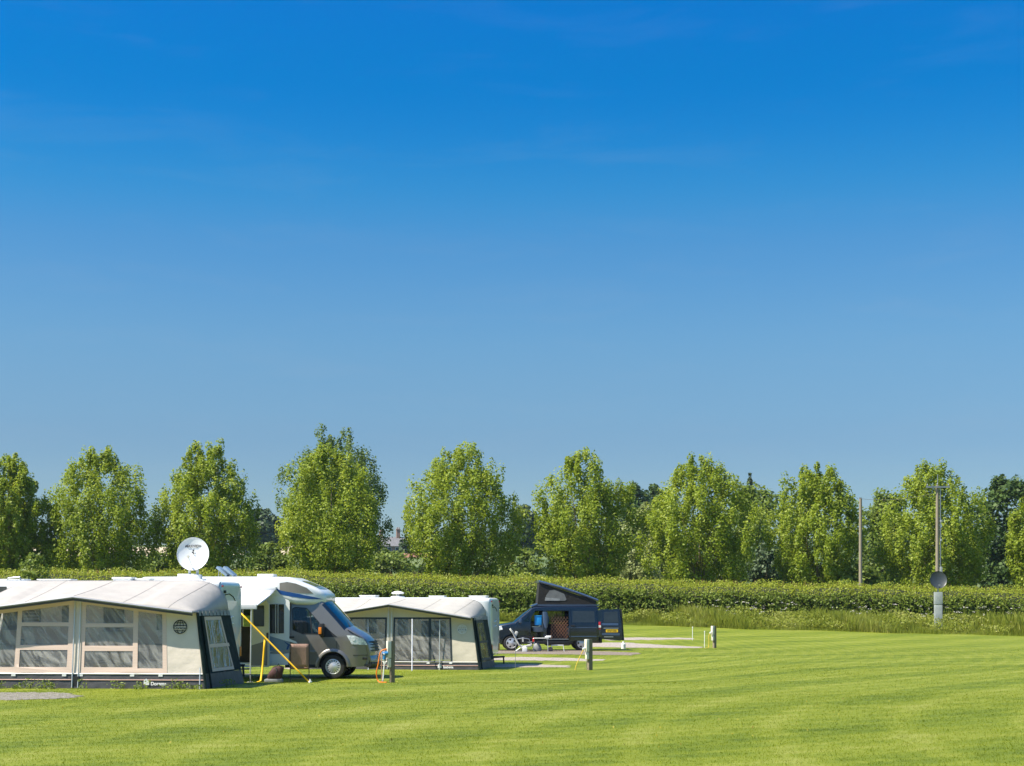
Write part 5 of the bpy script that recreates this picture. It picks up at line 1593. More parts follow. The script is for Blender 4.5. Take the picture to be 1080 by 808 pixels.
cable('power_cable', 'thin dull cable loop hanging left of the nearest hook-up post', [wp(408, 686, d), wp(403, 689, d + .1), wp(402.5, 697, d + .1), wg(402.8, d + .3, .02)], .014, M['pinkcord'])
t, p, H, w = hookup(622, 50.6, 674.2, 'greenish wooden hook-up post standing in front of the campervan sill', 5.2, -1, None)
d = 50.6
cable('power_cable', 'thin yellow cord sloping from the middle hook-up post to the grass', [wp(618.4, 681, d), wp(615, 686, d), wp(611, 694, d), wp(608, 701, d), wg(606.5, d, .01)], .013, M['ropeyellow'])
cable('water_hose', 'thin white hose hanging beside the middle hook-up post', [wp(619, 684, d), wp(619.5, 690, d), wp(618.5, 697, d), wg(618, d + .5, .01)], .013, M['plastic'])
t, p, H, w = hookup(753.6, 69.5, 660.2, 'farthest dark wooden hook-up post with white box, standing alone near the stakes', 3.4, -1, None)
d = 69.5
cable('power_cable', 'yellow cord hanging from the farthest hook-up post', [wp(749.6, 667, d), wp(747.5, 671, d), wp(747.8, 677, d), wg(747, d, .02), wg(744.5, d - .3, .015)], .016, M['ropeyellow'])

def stake(px, d, toppy, label, r=.018, m='plastic'):
    p = wg(px, d); H = CAMZ + (YH - toppy) * d / F - p.z
    b = MB(); b.tube([(0, 0, -.1), (.01, 0, H)], r, 6); b.lathe([(0, H), (r * 1.6, H - .005), (r * 1.6, H - .05), (r, H - .06)], (.01, 0, 0), 'Z', 8)
    o = b.build('marker_stake', M[m]); o.location = p
    return tag(o, label, 'stake', 'thin white stakes at the gravel pitches')
stake(730.3, 76, 661, 'thin white stake at the end of the farthest gravel strip')
stake(743, 69.8, 665.5, 'thin white stake just left of the farthest hook-up post')
stake(543.5, 51.5, 676, 'thin dark stake on the grass right of the far caravan', .010, 'metalgrey')


# white bottle by the van
def bottle(p, h, r, label, m):
    b = MB(); b.lathe([(0, 0), (r, 0), (r, h * .62), (r * .45, h * .8), (r * .4, h), (0, h)], (0, 0, 0), 'Z', 14)
    o = b.build('bottle', m); o.location = p
    return tag(o, label, 'container')
bottle(wg(657.5, 68.5) , .34, .10, 'white plastic container standing on gravel behind the campervan door', M['plastic'])


# ------------------------------------------------------------------ campervan (faces left)
FV = Frame(576, 65.5, -3.0, float(gz(2.0, 66)) )
def uv(px, v=0): return FV.u(px, v)
def wv_(py, v=0): return FV.w(py, v)
VAN = thing('campervan', 'dark navy campervan with raised pop-top roof and open doors', 'campervan'); FV.place(VAN)
WV = 1.9
xf, xr_ = uv(539.4), uv(614)              # wheel centres
wr2 = .33
noseX = xf - .88; tailX = uv(633)
roofz = 1.92
lineV = [(noseX + .06, .30), (noseX, .50), (noseX + .02, .75), (noseX + .10, .95), (noseX + .45, 1.12), (uv(543), 1.22), (uv(553), 1.58), (uv(560.5), 1.84), (uv(565.5), 1.905), (uv(580), 1.94), (uv(610), 1.945), (tailX - .15, 1.93), (tailX - .03, 1.86), (tailX, 1.6), (tailX + .02, .9), (tailX + .02, .42)]
def Yv(x, z):
    y = .02 + .11 * max(0, z - 1.0) / .9 + .03 * max(0, .55 - z)
    k = (xf + .05 - x) / .95
    if k > 0: y += .22 * k * k
    return y
rV = .08
shV = []
for i, pt in enumerate(lineV):
    n = norm2(lineV, i)
    shV.append((pt[0] - n[0] * rV, pt[1] - n[1] * rV))
fv = lambda x, z, d: (x, Yv(x, z) + d, z)
fvf = lambda x, z, d: (x, WV - Yv(x, z) - d, z)
def vq(px, py): a = FV.q(px, py, .05); return (a[0], a[1])
sill = .33
arF = list(reversed(arc(xf, wr2, .39, 0, 180, 14))); arR = list(reversed(arc(xr_, wr2, .39, 0, 180, 14)))
# outline goes: nose foot -> over the top -> tail foot -> along the bottom with arches back to the nose
bottom = [(tailX - .02, sill)] + list(reversed(arR)) + list(reversed(arF))
outV = shV + bottom
w_front = [vq(560, 656), vq(565, 646.5), vq(571.5, 644.5), vq(571.5, 656)]
w_quarter = [vq(551.5, 656), vq(558.5, 647), vq(558.5, 656)]
slide = [vq(576.5, 681), vq(600, 681), vq(600, 644), vq(576.5, 644)]
fdoor = [vq(559.5, 679), vq(572.8, 679), vq(572.8, 644), vq(564.8, 644), vq(559.8, 652)]
w_rear = [vq(603, 657.5), vq(629.5, 657.5), vq(629, 645), vq(603.5, 644.5)]
far_mid = [vq(578, 658), vq(599, 658), vq(599, 645), vq(578, 645)]
cxv = [noseX + .2, noseX + .4, noseX + .6, noseX + .8, xf, xf + .4]; czv = [.55, .8, 1.0, 1.2, 1.4, 1.6, 1.8]
vb = MB()
vb.plate(outV, [slide, fdoor, w_quarter], fv, .04, cxv, czv)
vb.plate(outV, [far_mid, w_front, w_quarter], fvf, .04, cxv, czv)
bulV = lambda i: ((-.10, 0) if i < 4 else ((-.06, .04) if i < 7 else (0, .03)))
shell_top(vb, lineV, Yv, WV, rV, bulV, range(0, 6))
shell_top(vb, lineV, Yv, WV, rV, bulV, range(7, 13))
vbo = vb.build('body', M['navy'], VAN, smooth=42)
ws = MB(); shell_top(ws, lineV, Yv, WV, rV, bulV, range(5, 8)); ws.build('windscreen', M['screen'], VAN, smooth=60)
for nm, pol, f_ in (('quarter_window', w_quarter, fv), ('quarter_window', w_quarter, fvf), ('far_window', far_mid, fvf), ('far_window', w_front, fvf)):
    MB().plate(pol, [], lambda x, z, d, f_=f_: f_(x, z, d + .01), .006, [], czv).build(nm, M['autoglass'], VAN)
MB().plate(w_rear, [], lambda x, z, d: fv(x, z, d - .006), .01, [], czv).build('side_window', M['darkglass'], VAN)
# body crease, sliding rail, door seams, handle, lamps
cr = MB(); cr.bar(fv(uv(600.5), 1.02, -.004), fv(tailX - .05, 1.02, -.004), .03, .014); cr.bar(fv(uv(600.5), .62, -.002), fv(tailX - .05, .62, -.002), .03, .02); cr.build('body_crease', M['navylight'], VAN)
hd = MB(); a = vq(604.5, 661); hd.box((a[0], .0, a[1]), (.16, .05, .07)); hd.build('door_handle', M['black'], VAN, bevel=.015)
sb = MB(); sb.box(((xf + xr_) / 2, .06, .35), (xr_ - xf - .8, .12, .12)); sb.build('side_step', M['black'], VAN, bevel=.02)
MB().box((uv(588), .05, .50), (uv(600) - uv(576.5), .08, .03)).build('door_sill', M['metalgrey'], VAN)
tl = vq(634.3, 663.5)
tlb = MB(); tlb.box((tailX - .02, .05, 1.08), (.10, .12, .34)); tlo = tlb.build('tail_light', M['red'], VAN, bevel=.02); tlb = MB(); tlb.box((tailX - .02, .045, 1.05), (.104, .124, .10)); tlb.build('reversing_lens', M['plastic'], tlo)
tlb = MB(); tlb.box((tailX - .02, WV - .05, 1.08), (.10, .12, .34)); tlb.build('tail_light', M['red'], VAN, bevel=.02)
for f_ in (fv, fvf):
    MB().plate([(noseX + .10, .82), (noseX + .50, .92), (noseX + .46, 1.07), (noseX + .16, .98)], [], lambda x, z, d, f_=f_: f_(x, z, d - .012), .03, cxv).build('headlight', M['lens'], VAN)
bm_ = MB(); bl2 = [(noseX + .02, .28), (noseX - .04, .34), (noseX - .05, .50), (noseX - .02, .60), (noseX + .03, .62)]
shell_top(bm_, bl2, Yv, WV, .05, lambda i: (-.12, 0), range(5)); bm_.build('bumper', M['navy'], VAN, smooth=50)
rbm = MB(); rbm.box((tailX + .04, WV / 2, .45), (.12, WV - .2, .24)); rbm.build('rear_bumper', M['black'], VAN, bevel=.03)
mr = MB(); a = vq(548.5, 655); mr.box((a[0], -.10, a[1]), (.12, .22, .2)); mr.build('wing_mirror', M['navylight'], VAN, bevel=.03)
for (x, y, s_) in ((xf, .15, -1), (xf, WV - .15, 1), (xr_, .15, -1), (xr_, WV - .15, 1)):
    wheel(VAN, x, y, wr2, .21, s_, 5, rimr=.68)
ww_ = MB()
for x in (xf, xr_): ww_.box((x, WV / 2, .52), (.86, WV - .7, .5))
ww_.box(((xf + xr_) / 2, WV / 2, .40), (xr_ - xf, WV - .2, .08)); ww_.build('underbody', M['black'], VAN)
# interior: front seats, floor, rear bench, grey unit
for y in (.45, 1.45):
    si = MB().box((uv(569), y, .92), (.5, .48, .22)).build('seat', M['greyfab'], VAN, bevel=.04)
    MB().box((uv(574), y, 1.28), (.16, .46, .62), Matrix.Rotation(R(10), 3, 'Y')).build('backrest', M['greyfab'], si, bevel=.04)
    MB().box((uv(575), y, 1.66), (.09, .24, .18)).build('headrest', M['greyfab'], si, bevel=.04)
si = MB().box((uv(606), WV / 2, .85), (.5, 1.3, .4)).build('bench_seat', M['greyfab'], VAN, bevel=.04)
MB().box((uv(611), WV / 2, 1.25), (.16, 1.3, .6)).build('backrest', M['greyfab'], si, bevel=.04)
ds = MB(); ds.box((uv(554), WV / 2, 1.12), (.4, 1.6, .3)); ds.box((uv(590), 1.55, .82), (1.0, .3, .65)); ds.build('furniture', M['interiordark'], VAN)
# open front door (swung out), with its own window
def rot_part(parent, hinge, ang):
    return hinge, ang
fd = MB()
fdW = .95
fd.plate([(0, .45), (fdW, .45), (fdW, 1.15), (fdW * .98, 1.45), (fdW * .72, 1.82), (.03, 1.82), (0, 1.2)], [[(.10, 1.22), (fdW - .1, 1.22), (fdW * .66, 1.74), (.10, 1.74)]], lambda x, z, d: (x, d + .10 * max(0, z - 1.0) / .9, z), .05, [], [1.0, 1.2])
# rear doors: near one swung fully open so its outside faces the viewer
rdW = .90
rd = MB()
rout = [(0, .50), (rdW - .06, .44), (rdW, .56), (rdW - .02, 1.15), (rdW - .12, 1.80), (.06, 1.74), (.0, 1.2)]
rwin = [(.12, 1.22), (rdW - .14, 1.22), (rdW - .20, 1.70), (.13, 1.66)]
fr_ = lambda x, z, d: (x, d + .09 * max(0, z - 1.0) / .9, z)
rd.plate(rout, [], fr_, .06, [], [1.0])
rdo = rd.build('rear_door', M['navy'], VAN, bevel=.014, smooth=40)
rdo.location = (tailX + .05, .02, 0); rdo.rotation_euler = (0, 0, R(-2))
fo_ = lambda dd_: (lambda x, z, d: fr_(x, z, d + dd_))
MB().plate(rwin, [], fo_(-.006), .008, [], []).build('window', M['vanglass'], rdo, bevel=.003)
MB().plate([(.0, 1.10), (rdW - .16, 1.10), (rdW - .16, 1.19), (.0, 1.19)], [], fo_(-.012), .014).build('door_crease', M['navylight'], rdo)
pl = MB().plate([(.20, .80), (.72, .80), (.72, .915), (.20, .915)], [], fo_(-.014), .012).build('number_plate', M['plate'], rdo, bevel=.003)
text('plate_lettering', 'ET57 NKE', .09, M['black'], pl, (.46, fr_(0, .86, 0)[1] - .017, .856), bold=True)
MB().plate([(.10, .955), (.74, .955), (.74, .99), (.10, .99)], [], fo_(-.022), .02).build('plate_light_strip', M['metalgrey'], rdo)
MB().plate([(.12, .58), (.52, .58), (.52, .62), (.12, .62)], [], fo_(-.006), .006).build('badge', M['metalgrey'], rdo)
MB().plate([(.02, .68), (rdW - .1, .66), (rdW - .1, .76), (.02, .77)], [], fo_(-.008), .01).build('door_crease', M['navylight'], rdo)
# the door's black inner edge
MB().plate([(rdW - .10, .46), (rdW + .10, .44), (rdW - .005, 1.82), (rdW - .13, 1.80)], [], lambda x, z, d: fr_(x, z, d + .02), .05).build('door_edge', M['black'], rdo)
# far rear door
rd2 = MB(); rd2.plate(rout, [], fr_, .06, [], [1.0]); o = rd2.build('rear_door', M['navy'], VAN, bevel=.014); o.location = (tailX + .04, WV - .08, 0); o.rotation_euler = (0, 0, R(35))
# open sliding door is behind the rear quarter: a second skin proud of the body
sd = MB(); sd.plate([(uv(601.5), .45), (uv(629.5), .45), (uv(629.5), 1.12), (uv(628.5), 1.80), (uv(602), 1.80)], [], lambda x, z, d: fv(x, z, d - .075), .04, [], czv)
sdo = sd.build('sliding_door', M['navy'], VAN, bevel=.012, smooth=40)
MB().plate([(uv(603.5), 1.22), (uv(627.5), 1.22), (uv(626.8), 1.72), (uv(604), 1.72)], [], lambda x, z, d: fv(x, z, d - .082), .008, [], czv).build('window', M['vanglass'], sdo)
MB().box((uv(604.5), -.075, 1.08), (.17, .05, .07)).build('handle', M['black'], sdo, bevel=.015)
cr2 = MB(); cr2.bar((uv(602), -.062, 1.0), (uv(629), -.062, 1.0), .03, .014); cr2.bar((uv(602), -.058, .62), (uv(629), -.058, .62), .04, .014); cr2.build('door_crease', M['navylight'], sdo)
# pop-top: rigid roof hinged at the rear plus black canvas walls
zf0 = 1.97
pA = (uv(568.8), 3.02); pB = (uv(631.5), 2.20)
pt = MB(); P = []
for i in range(9):
    s = i / 8; x = pA[0] + (pB[0] - pA[0]) * s; z = pA[1] + (pB[1] - pA[1]) * s + .05 * math.sin(PI * s)
    P.append([(x, .20, z - .07), (x, .17, z - .02), (x, .24, z + .03), (x, WV / 2, z + .06), (x, WV - .24, z + .03), (x, WV - .17, z - .02), (x, WV - .20, z - .07), (x, .20, z - .07)])
pt.grid(P); pt.add(P[0][:-1], [tuple(range(7))]); pt.add(P[-1][:-1], [tuple(range(7))])
pto = pt.build('pop_top', M['navylight'], VAN, smooth=50)
cva = [(uv(567.3), zf0), (uv(628.5), zf0), (uv(629.5), 2.16), (uv(569.5), 2.94)]
for y in (.24, WV - .26):
    o = MB().plate(cva, [], lambda x, z, d, y=y: (x, y + d, z), .02).build('roof_canvas', M['blackfab'], VAN)
    if y < 1: 
        mo = MB().plate([(uv(575), 2.16), (uv(596.5), 2.16), (uv(598), 2.22), (uv(595.5), 2.46), (uv(585), 2.64), (uv(580), 2.60), (uv(576.5), 2.40)], [], lambda x, z, d: (x, .228 + d, z), .01).build('canvas_window', M['meshgrey'], o)
        MB().plate([(uv(575), 2.165), (uv(591), 2.165), (uv(591), 2.25), (uv(575.5), 2.30)], [], lambda x, z, d: (x, .222 + d, z), .006).build('window_flap', M['greyfab'], mo)
MB().plate([(.25, zf0), (WV - .25, zf0), (WV - .25, 2.94), (.25, 2.94)], [], lambda x, z, d: (uv(567.3) + (z - zf0) * .09 + d, x, z), .02).build('roof_canvas', M['blackfab'], VAN)
rk = MB(); rk.box((uv(600), WV / 2, zf0 - .005), (uv(631) - uv(566), WV - .42, .05)); rk.build('roof_tray', M['navylight'], VAN, bevel=.015)
# visor lump at the front of the roof
vs_ = MB(); vs_.box((uv(564.5), WV / 2, 1.96), (.32, 1.3, .09), Matrix.Rotation(R(-18), 3, 'Y')); vs_.build('roof_fairing', M['navylight'], VAN, bevel=.03)

# trellis in the doorway
p = FV.world(uv(590, .25), .22, .52)
t = thing('folding_trellis', 'brown diamond trellis fence standing in the campervan sliding doorway', 'trellis', p, -FV.yaw)
bt = MB(); wT = uv(600, .2) - uv(580.5, .2) - .05; hT = .95
nb = 7
def clip_seg(x0, z0, x1, z1):
    # clip to the rectangle
    t0, t1 = 0., 1.; dx, dz = x1 - x0, z1 - z0
    for pp, qq in ((-dx, x0 + wT / 2), (dx, wT / 2 - x0), (-dz, z0), (dz, hT - z0)):
        if abs(pp) < 1e-9:
            if qq < 0: return None
        else:
            r_ = qq / pp
            if pp < 0: t0 = max(t0, r_)
            else: t1 = min(t1, r_)
    if t0 >= t1: return None
    return (x0 + dx * t0, z0 + dz * t0, x0 + dx * t1, z0 + dz * t1)
for k in range(-9, 18):
    for sgn, yy in ((1, 0), (-1, .014)):
        x0 = -wT / 2 + k * .13
        sg = clip_seg(x0, 0, x0 + sgn * .75, hT)
        if sg: bt.bar((sg[0], yy, sg[1]), (sg[2], yy, sg[3]), .026, .012)
bt.build('lattice', M['trellis'], t)
# blue box on the seat
p = FV.world(uv(567.5, .35), .30, 1.10)
t = thing('crate', 'bright blue box on the front seat of the campervan', 'box', p)
b = MB(); b.box((0, 0, .19), (.30, .32, .38)); b.build('tub', M['bluebox'], t, bevel=.02)
b = MB(); b.box((0, 0, .40), (.33, .35, .045)); b.build('lid', M['bluebox'], t, bevel=.012)
p = FV.world(uv(576.5, .5), .9, 1.14)
b = MB(); P = [[((.11 + .02 * math.sin(z * 9)) * math.cos(a), (.1) * math.sin(a), z) for a in np.linspace(0, 2 * PI, 15)] for z in (0, .1, .2, .3, .36)]
b.grid(P); b.add(P[-1][:-1], [tuple(range(14))]); o = b.build('towel', M['bluebox'], None, smooth=60); o.location = p; tag(o, 'bright blue towel bundle inside the campervan beside the door pillar', 'towel')
# jacket hanging on the pillar
b = MB(); P = []
for (z, w_, o_) in ((0, .10, 0), (-.2, .12, .02), (-.45, .11, .03), (-.65, .08, .05), (-.72, .02, .05)):
    P.append([(o_ + w_ * math.cos(a), .05 * math.sin(a), z) for a in np.linspace(0, 2 * PI, 13)])
b.grid(P); o = b.build('jacket', M['navylight'], None, smooth=60); o.location = FV.world(uv(574.6), -.05, 1.68); tag(o, 'dark blue jacket hanging at the pillar of the campervan doorway', 'jacket')

# pale reclining chair before the front wheel
d = 64.2
p = wg(552, d)
t = thing('reclining_chair', 'pale padded reclining chair facing right before the campervan front wheel', 'folding chair', p)
def lx(px): return (px - 552) * d / F
def lz(py): return CAMZ + (YH - py) * d / F - p.z
b = MB(); P = []
path = [(538.5, 662.5), (542, 667), (545, 674), (548, 679.5), (551, 681), (557, 680.5), (561, 679.8)]
for (px, py) in path: P.append([(lx(px), y, lz(py)) for y in (-.24, -.12, 0, .12, .24)])
b.grid(P); o = b.build('padding', M['palechair'], t, smooth=60); s_ = o.modifiers.new('thick', 'SOLIDIFY'); s_.thickness = .07
b = MB(); b.box((lx(544.2), 0, lz(668.5)), (.12, .36, .22), Matrix.Rotation(R(24), 3, 'Y')); b.build('head_cushion', M['palechair'], t, bevel=.03)
for y in (-.27, .27):
    b = MB(); b.tube([(lx(538.5), y, lz(663)), (lx(548), y, lz(680)), (lx(552), y, 0)], .014, 6); b.tube([(lx(561), y, lz(679)), (lx(549), y, lz(683)), (lx(543), y, 0)], .014, 6)
    b.tube([(lx(545), y, lz(674)), (lx(552), y, lz(673)), (lx(558), y, lz(674)), (lx(560), y, lz(680))], .014, 6); b.tube([(lx(543), y, .02), (lx(555), y, .02)], .012, 6)
    b.build('leg_frame', M['metalgrey'], t)
camp_chair(557, 64.9, -80, 11, 672.5, M['greyfab'], 'grey folding chair between the reclining chair and the table by the campervan')
# side table with cloth
p = wg(570.5, 64.4)
t = camp_table(p, .66, .5, CAMZ + (YH - 672.8) * 64.4 / F - p.z, 'small pale camping table in front of the campervan doorway', M['palechair'], M['pole'])
b = MB(); b.box((0, 0, .04), (.26, .24, .06)); b.box((.03, .0, .08), (.22, .2, .03)); o = b.build('folded_cloth', M['plastic'], None, bevel=.02); o.location = p + Vector((.30, 0, CAMZ + (YH - 672.8) * 64.4 / F - p.z)); tag(o, 'folded white cloth on the small camping table', 'cloth')
bottle(wg(562.8, 64.2, .0) + Vector((0, 0, .42)), .2, .05, 'red flask hanging at the left table leg', M['red'])
b = MB(); P = [[((w_) * math.cos(a), w_ * .7 * math.sin(a), z) for a in np.linspace(0, 2 * PI, 15)] for (z, w_) in ((0, .16), (.1, .2), (.24, .16), (.34, .08), (.36, .02))]
b.grid(P); o = b.build('bag', M['greyfab'], None, smooth=60); o.location = wg(566.5, 64.6); tag(o, 'grey bag lying under the small camping table', 'bag')
b = MB(); b.box((0, 0, .1), (.20, .18, .2)); b.box((0, 0, .22), (.12, .12, .05)); o = b.build('container', M['plastic'], None, bevel=.03); o.location = wg(553.5, 63.9); tag(o, 'small white container on the grass below the reclining chair', 'container')
# white step before the sliding door
p = wg(588, 64.6)
t = thing('door_step', 'white folding step on the gravel before the campervan sliding door', 'step', p)
b = MB(); b.box((0, 0, .26), (.52, .28, .035)); b.build('tread', M['plastic'], t, bevel=.01)
for sx in (-1, 1):
    b = MB(); b.tube([(sx * .24, -.12, .25), (sx * .28, -.14, 0)], .016, 6); b.tube([(sx * .24, .12, .25), (sx * .28, .14, 0)], .016, 6); b.tube([(sx * .26, -.13, .12), (sx * .26, .13, .12)], .014, 6); b.build('leg', M['plastic'], t)
b = MB(); P = [[((w_) * math.cos(a), w_ * .8 * math.sin(a), z) for a in np.linspace(0, 2 * PI, 15)] for (z, w_) in ((0, .09), (.08, .11), (.16, .09), (.2, .02))]
b.grid(P); o = b.build('shoe_bag', M['brownchair'], None, smooth=60); o.location = wg(580.5, 64.5); tag(o, 'small brown bag beside the white step at the campervan', 'bag')


# ------------------------------------------------------------------ utility poles
def utility_pole(px, d, toppy, label, cross=None):
    p = wg(px, d); H = CAMZ + (YH - toppy) * d / F - p.z
    t = thing('utility_pole', label, 'utility pole', p)
    b = MB(); b.tube([(0, 0, -.3), (0, 0, H * .5), (0, 0, H)], [.14, .12, .10], 10); b.build('pole', M['polewood'], t)
    return t, p, H
t, p, H = utility_pole(907.6, 107, 526, 'short brown utility pole without crossarm at the edge of a poplar')
MB().box((0, 0, H + .03), (.16, .16, .10)).build('pole_cap', M['metalgrey'], t)
pa = p + Vector((0, 0, H))
t, p, H = utility_pole(988.6, 104, 512, 'tall utility pole with crossarm standing behind the dark dish')
d = 104
ca = MB(); ca.bar((-.8, -.14, H - .12), (.8, -.14, H - .12), .11, .09); ca.build('crossarm', M['metalgrey'], t)
ins = MB()
for x in (-.72, 0, .72):
    ins.lathe([(0, 0), (.05, .0), (.05, .04), (.03, .05), (.055, .10), (.03, .14), (0, .16)], (x, -.14 if x else 0, H - .06 if x else H), 'Z', 10)
ins.build('insulator', M['metalgrey'], t)
tp_ = MB(); tp_.tube([(.02, 0, H), (.02, 0, H + .75)], .028, 6); tp_.build('top_spike', M['metalgrey'], t)
cd = MB(); cd.bar((.19, -.05, H * .18), (.19, -.05, H - .15), .07, .06); cd.build('cable_conduit', M['metalgrey'], t)
bx = MB(); bx.box((.22, -.10, H * .40), (.16, .16, .7)); bx.box((.22, -.10, H * .62), (.12, .12, .16)); bx.box((.22, -.10, H * .75), (.12, .12, .16)); bx.build('terminal_box', M['cabinet'], t, bevel=.01)
pb_ = p + Vector((-.1, 0, H - .5))
w = MB(); pts = []
for i in range(21):
    s = i / 20; q_ = pa.lerp(pb_, s); q_.z -= 4 * .25 * s * (1 - s); pts.append(q_ - pa)
w.tube(pts, .012, 5); o = w.build('overhead_wire', M['black']); o.location = pa; tag(o, 'thin overhead wire running between the two utility poles', 'wire')


# ------------------------------------------------------------------ brick house on the far slope
dh = 415.0
xh = (418 - 540) * dh / F; zh_ = float(gz(xh, dh))
HS = thing('brick_house', 'old brick house with slate roof and two chimneys between the poplars', 'house', (xh, dh, zh_), R(12))
def hp(px): return (px - 418) * dh / F
def hz(py): return CAMZ + (YH - py) * dh / F - zh_
ze, zr = hz(575), hz(566.5)
xl, xr2 = hp(399), hp(444)
dp = 6.0
b = MB(); b.box(((xl + xr2) / 2, dp / 2, ze / 2 - .5), (xr2 - xl, dp, ze + 1.0)); b.add([(xl, 0, ze), (xl, dp, ze), (xl, dp / 2, zr)], [(0, 1, 2)]); b.add([(xr2, 0, ze), (xr2, dp, ze), (xr2, dp / 2, zr)], [(0, 1, 2)])
b.build('wall', M['brick'], HS, smooth=0)
rf = MB()
rf.grid([[(xl - .3, -.4, ze - .3), (xr2 + .3, -.4, ze - .3)], [(xl - .3, dp / 2, zr + .15), (xr2 + .3, dp / 2, zr + .15)], [(xl - .3, dp + .4, ze - .3), (xr2 + .3, dp + .4, ze - .3)]])
ro = rf.build('roof', M['slate'], HS, smooth=0); s_ = ro.modifiers.new('thick', 'SOLIDIFY'); s_.thickness = .2
for px, pyt in ((403.5, 560), (421.5, 557.5)):
    c = MB(); c.box((hp(px), dp / 2, (hz(pyt) + zr - 1.0) / 2), (1.0, .9, hz(pyt) - zr + 1.0)); c.box((hp(px), dp / 2, hz(pyt) - .12), (1.2, 1.1, .22))
    for k in (-.25, .25): c.lathe([(.15, 0), (.13, .5), (.10, .5)], (hp(px) + k, dp / 2, hz(pyt)), 'Z', 8)
    c.build('chimney', M['brick'], ro)
for px in (403, 410.5, 419, 427, 436):
    for (z0_, z1_) in ((ze - 1.9, ze - .6), (ze - 4.6, ze - 3.1)):
        f = MB().plate([(hp(px) - .55, z0_), (hp(px) + .55, z0_), (hp(px) + .55, z1_), (hp(px) - .55, z1_)], [], lambda x, z, d: (x, -.06 + d, z), .1).build('window', M['plastic'], HS)
        MB().plate([(hp(px) - .45, z0_ + .1), (hp(px) + .45, z0_ + .1), (hp(px) + .45, z1_ - .1), (hp(px) - .45, z1_ - .1)], [], lambda x, z, d: (x, -.08 + d, z), .03).build('pane', M['winglass'], f)
# low barn roof to the right
t = thing('barn', 'low brown roofed outbuilding to the right of the brick house', 'barn', ((444 - 540) * 380 / F, 380, float(gz((444 - 540) * 380 / F, 380))))
zb_ = CAMZ + (YH - 588) * 380 / F - t.location.z
b = MB(); b.box((0, 3, zb_ / 2), (9, 6, zb_)); b.build('wall', M['brick'], t)
b = MB(); b.grid([[(-4.8, -.3, zb_), (4.8, -.3, zb_)], [(-4.8, 3, zb_ + 1.2), (4.8, 3, zb_ + 1.2)], [(-4.8, 6.3, zb_), (4.8, 6.3, zb_)]]); o = b.build('roof', M['trellis'], t, smooth=0); s_ = o.modifiers.new('thick', 'SOLIDIFY'); s_.thickness = .15
tree('golden_shrub', 'golden yellow bush in the garden below the brick house', 'shrub', 404, 582, 380, round_mesh, 'gold', 9, None, .1, seed=240, leaf=.5, n=1800, zmin=0)


# distant hedgerow trees that read as one mass on the far hillside
def far_wood():
    rng = np.random.default_rng(77)
    C = []
    for row_y, dens, hh in ((300, 300, 3.2), (420, 260, 4.5), (560, 320, 7.0), (660, 420, 9.0)):
        for k in range(dens):
            x = rng.uniform(-260, 260); y = row_y + rng.normal() * 6 + .05 * x
            if row_y > 400 and -190 < x < -80 and row_y < 600: continue
            if abs(x - xh) < 12 and row_y < 500: continue
            h = hh * rng.uniform(.5, 1.1) * (.6 + .5 * math.sin(x / 23 + row_y))
            if h < .8: continue
            r = h * .55; z = float(gz(x, y))
            m_ = 46
            e = rng.normal(size=(m_, 3)); e /= np.linalg.norm(e, axis=1)[:, None]; e[:, 2] = np.abs(e[:, 2])
            C.append(np.array([x, y, z + h * .35]) + e * np.array([r, r, h * .65]) * rng.uniform(.6, 1.05, (m_, 1)))
    C = np.concatenate(C)
    V, Fq = leaf_quads(C, 1.1, np.array([0, -.5, .4]), rng=rng)
    o = npmesh('far_wood', V, Fq, LEAF['blue'], tint=np.clip(.5 + rng.normal(size=len(C)) * .2, 0, 1))
    tag(o, 'distant hedgerows and woods on the hillside behind the tree row', 'wood', kind='stuff')


far_wood()


# small weeds along the foot of the near awning
def skirt_weeds():
    rng = np.random.default_rng(21)
    C = []
    for px in (6, 10, 24, 27, 35, 37, 41, 49, 52, 58, 60, 61, 94, 127, 134, 151, 152, 160, 179, 190, 192, 197, 199, 206, 214, 231, 236):
        u = FN.u(px); c = FN.world(u, -.42 if px < 218 else .6)
        hh = rng.uniform(.08, .26)
        for k in range(30):
            t_ = rng.random()
            C.append((c.x + rng.normal() * .06, c.y + rng.normal() * .06, float(gz(c.x, c.y)) + hh * t_))
    C = np.array(C)
    V, Fq = leaf_quads(C, .05, np.array([0, -.5, .4]), rng=rng)
    o = npmesh('small_weeds', V, Fq, LEAF['mid'], tint=np.clip(.5 + rng.normal(size=len(C)) * .2, 0, 1))
    tag(o, 'small green weeds sprouting along the foot of the near awning', 'weeds', kind='stuff')


skirt_weeds()


# ------------------------------------------------------------------ summer haze
def haze():
    m = bpy.data.materials.new('haze')
    t, N, L = nt(m)
    out = N.new('ShaderNodeOutputMaterial'); v = N.new('ShaderNodeVolumePrincipled')
    v.inputs['Color'].default_value = (.62, .78, 1.0, 1); v.inputs['Density'].default_value = HAZE; v.inputs['Anisotropy'].default_value = .2
    L.new(v.outputs[0], out.inputs['Volume'])
    b = MB(); b.box((0, 530, 17), (1460, 1200, 60))
    o = b.build('haze', m, smooth=0)
    tag(o, 'thin summer haze over the fields', 'haze', kind='stuff')


HAZE = .00010
haze()


# ------------------------------------------------------------------ camera, sky, sun
cam = bpy.data.cameras.new('camera'); co = bpy.data.objects.new('camera', cam); COL.objects.link(co)
co.location = (0, 0, CAMZ); co.rotation_euler = (PI / 2, 0, 0)
cam.sensor_fit = 'HORIZONTAL'; cam.sensor_width = 36; cam.lens = 36 * F / 1080
cam.shift_y = (YH - 404) / 1080
cam.clip_end = 6000; cam.clip_start = .5
S.camera = co

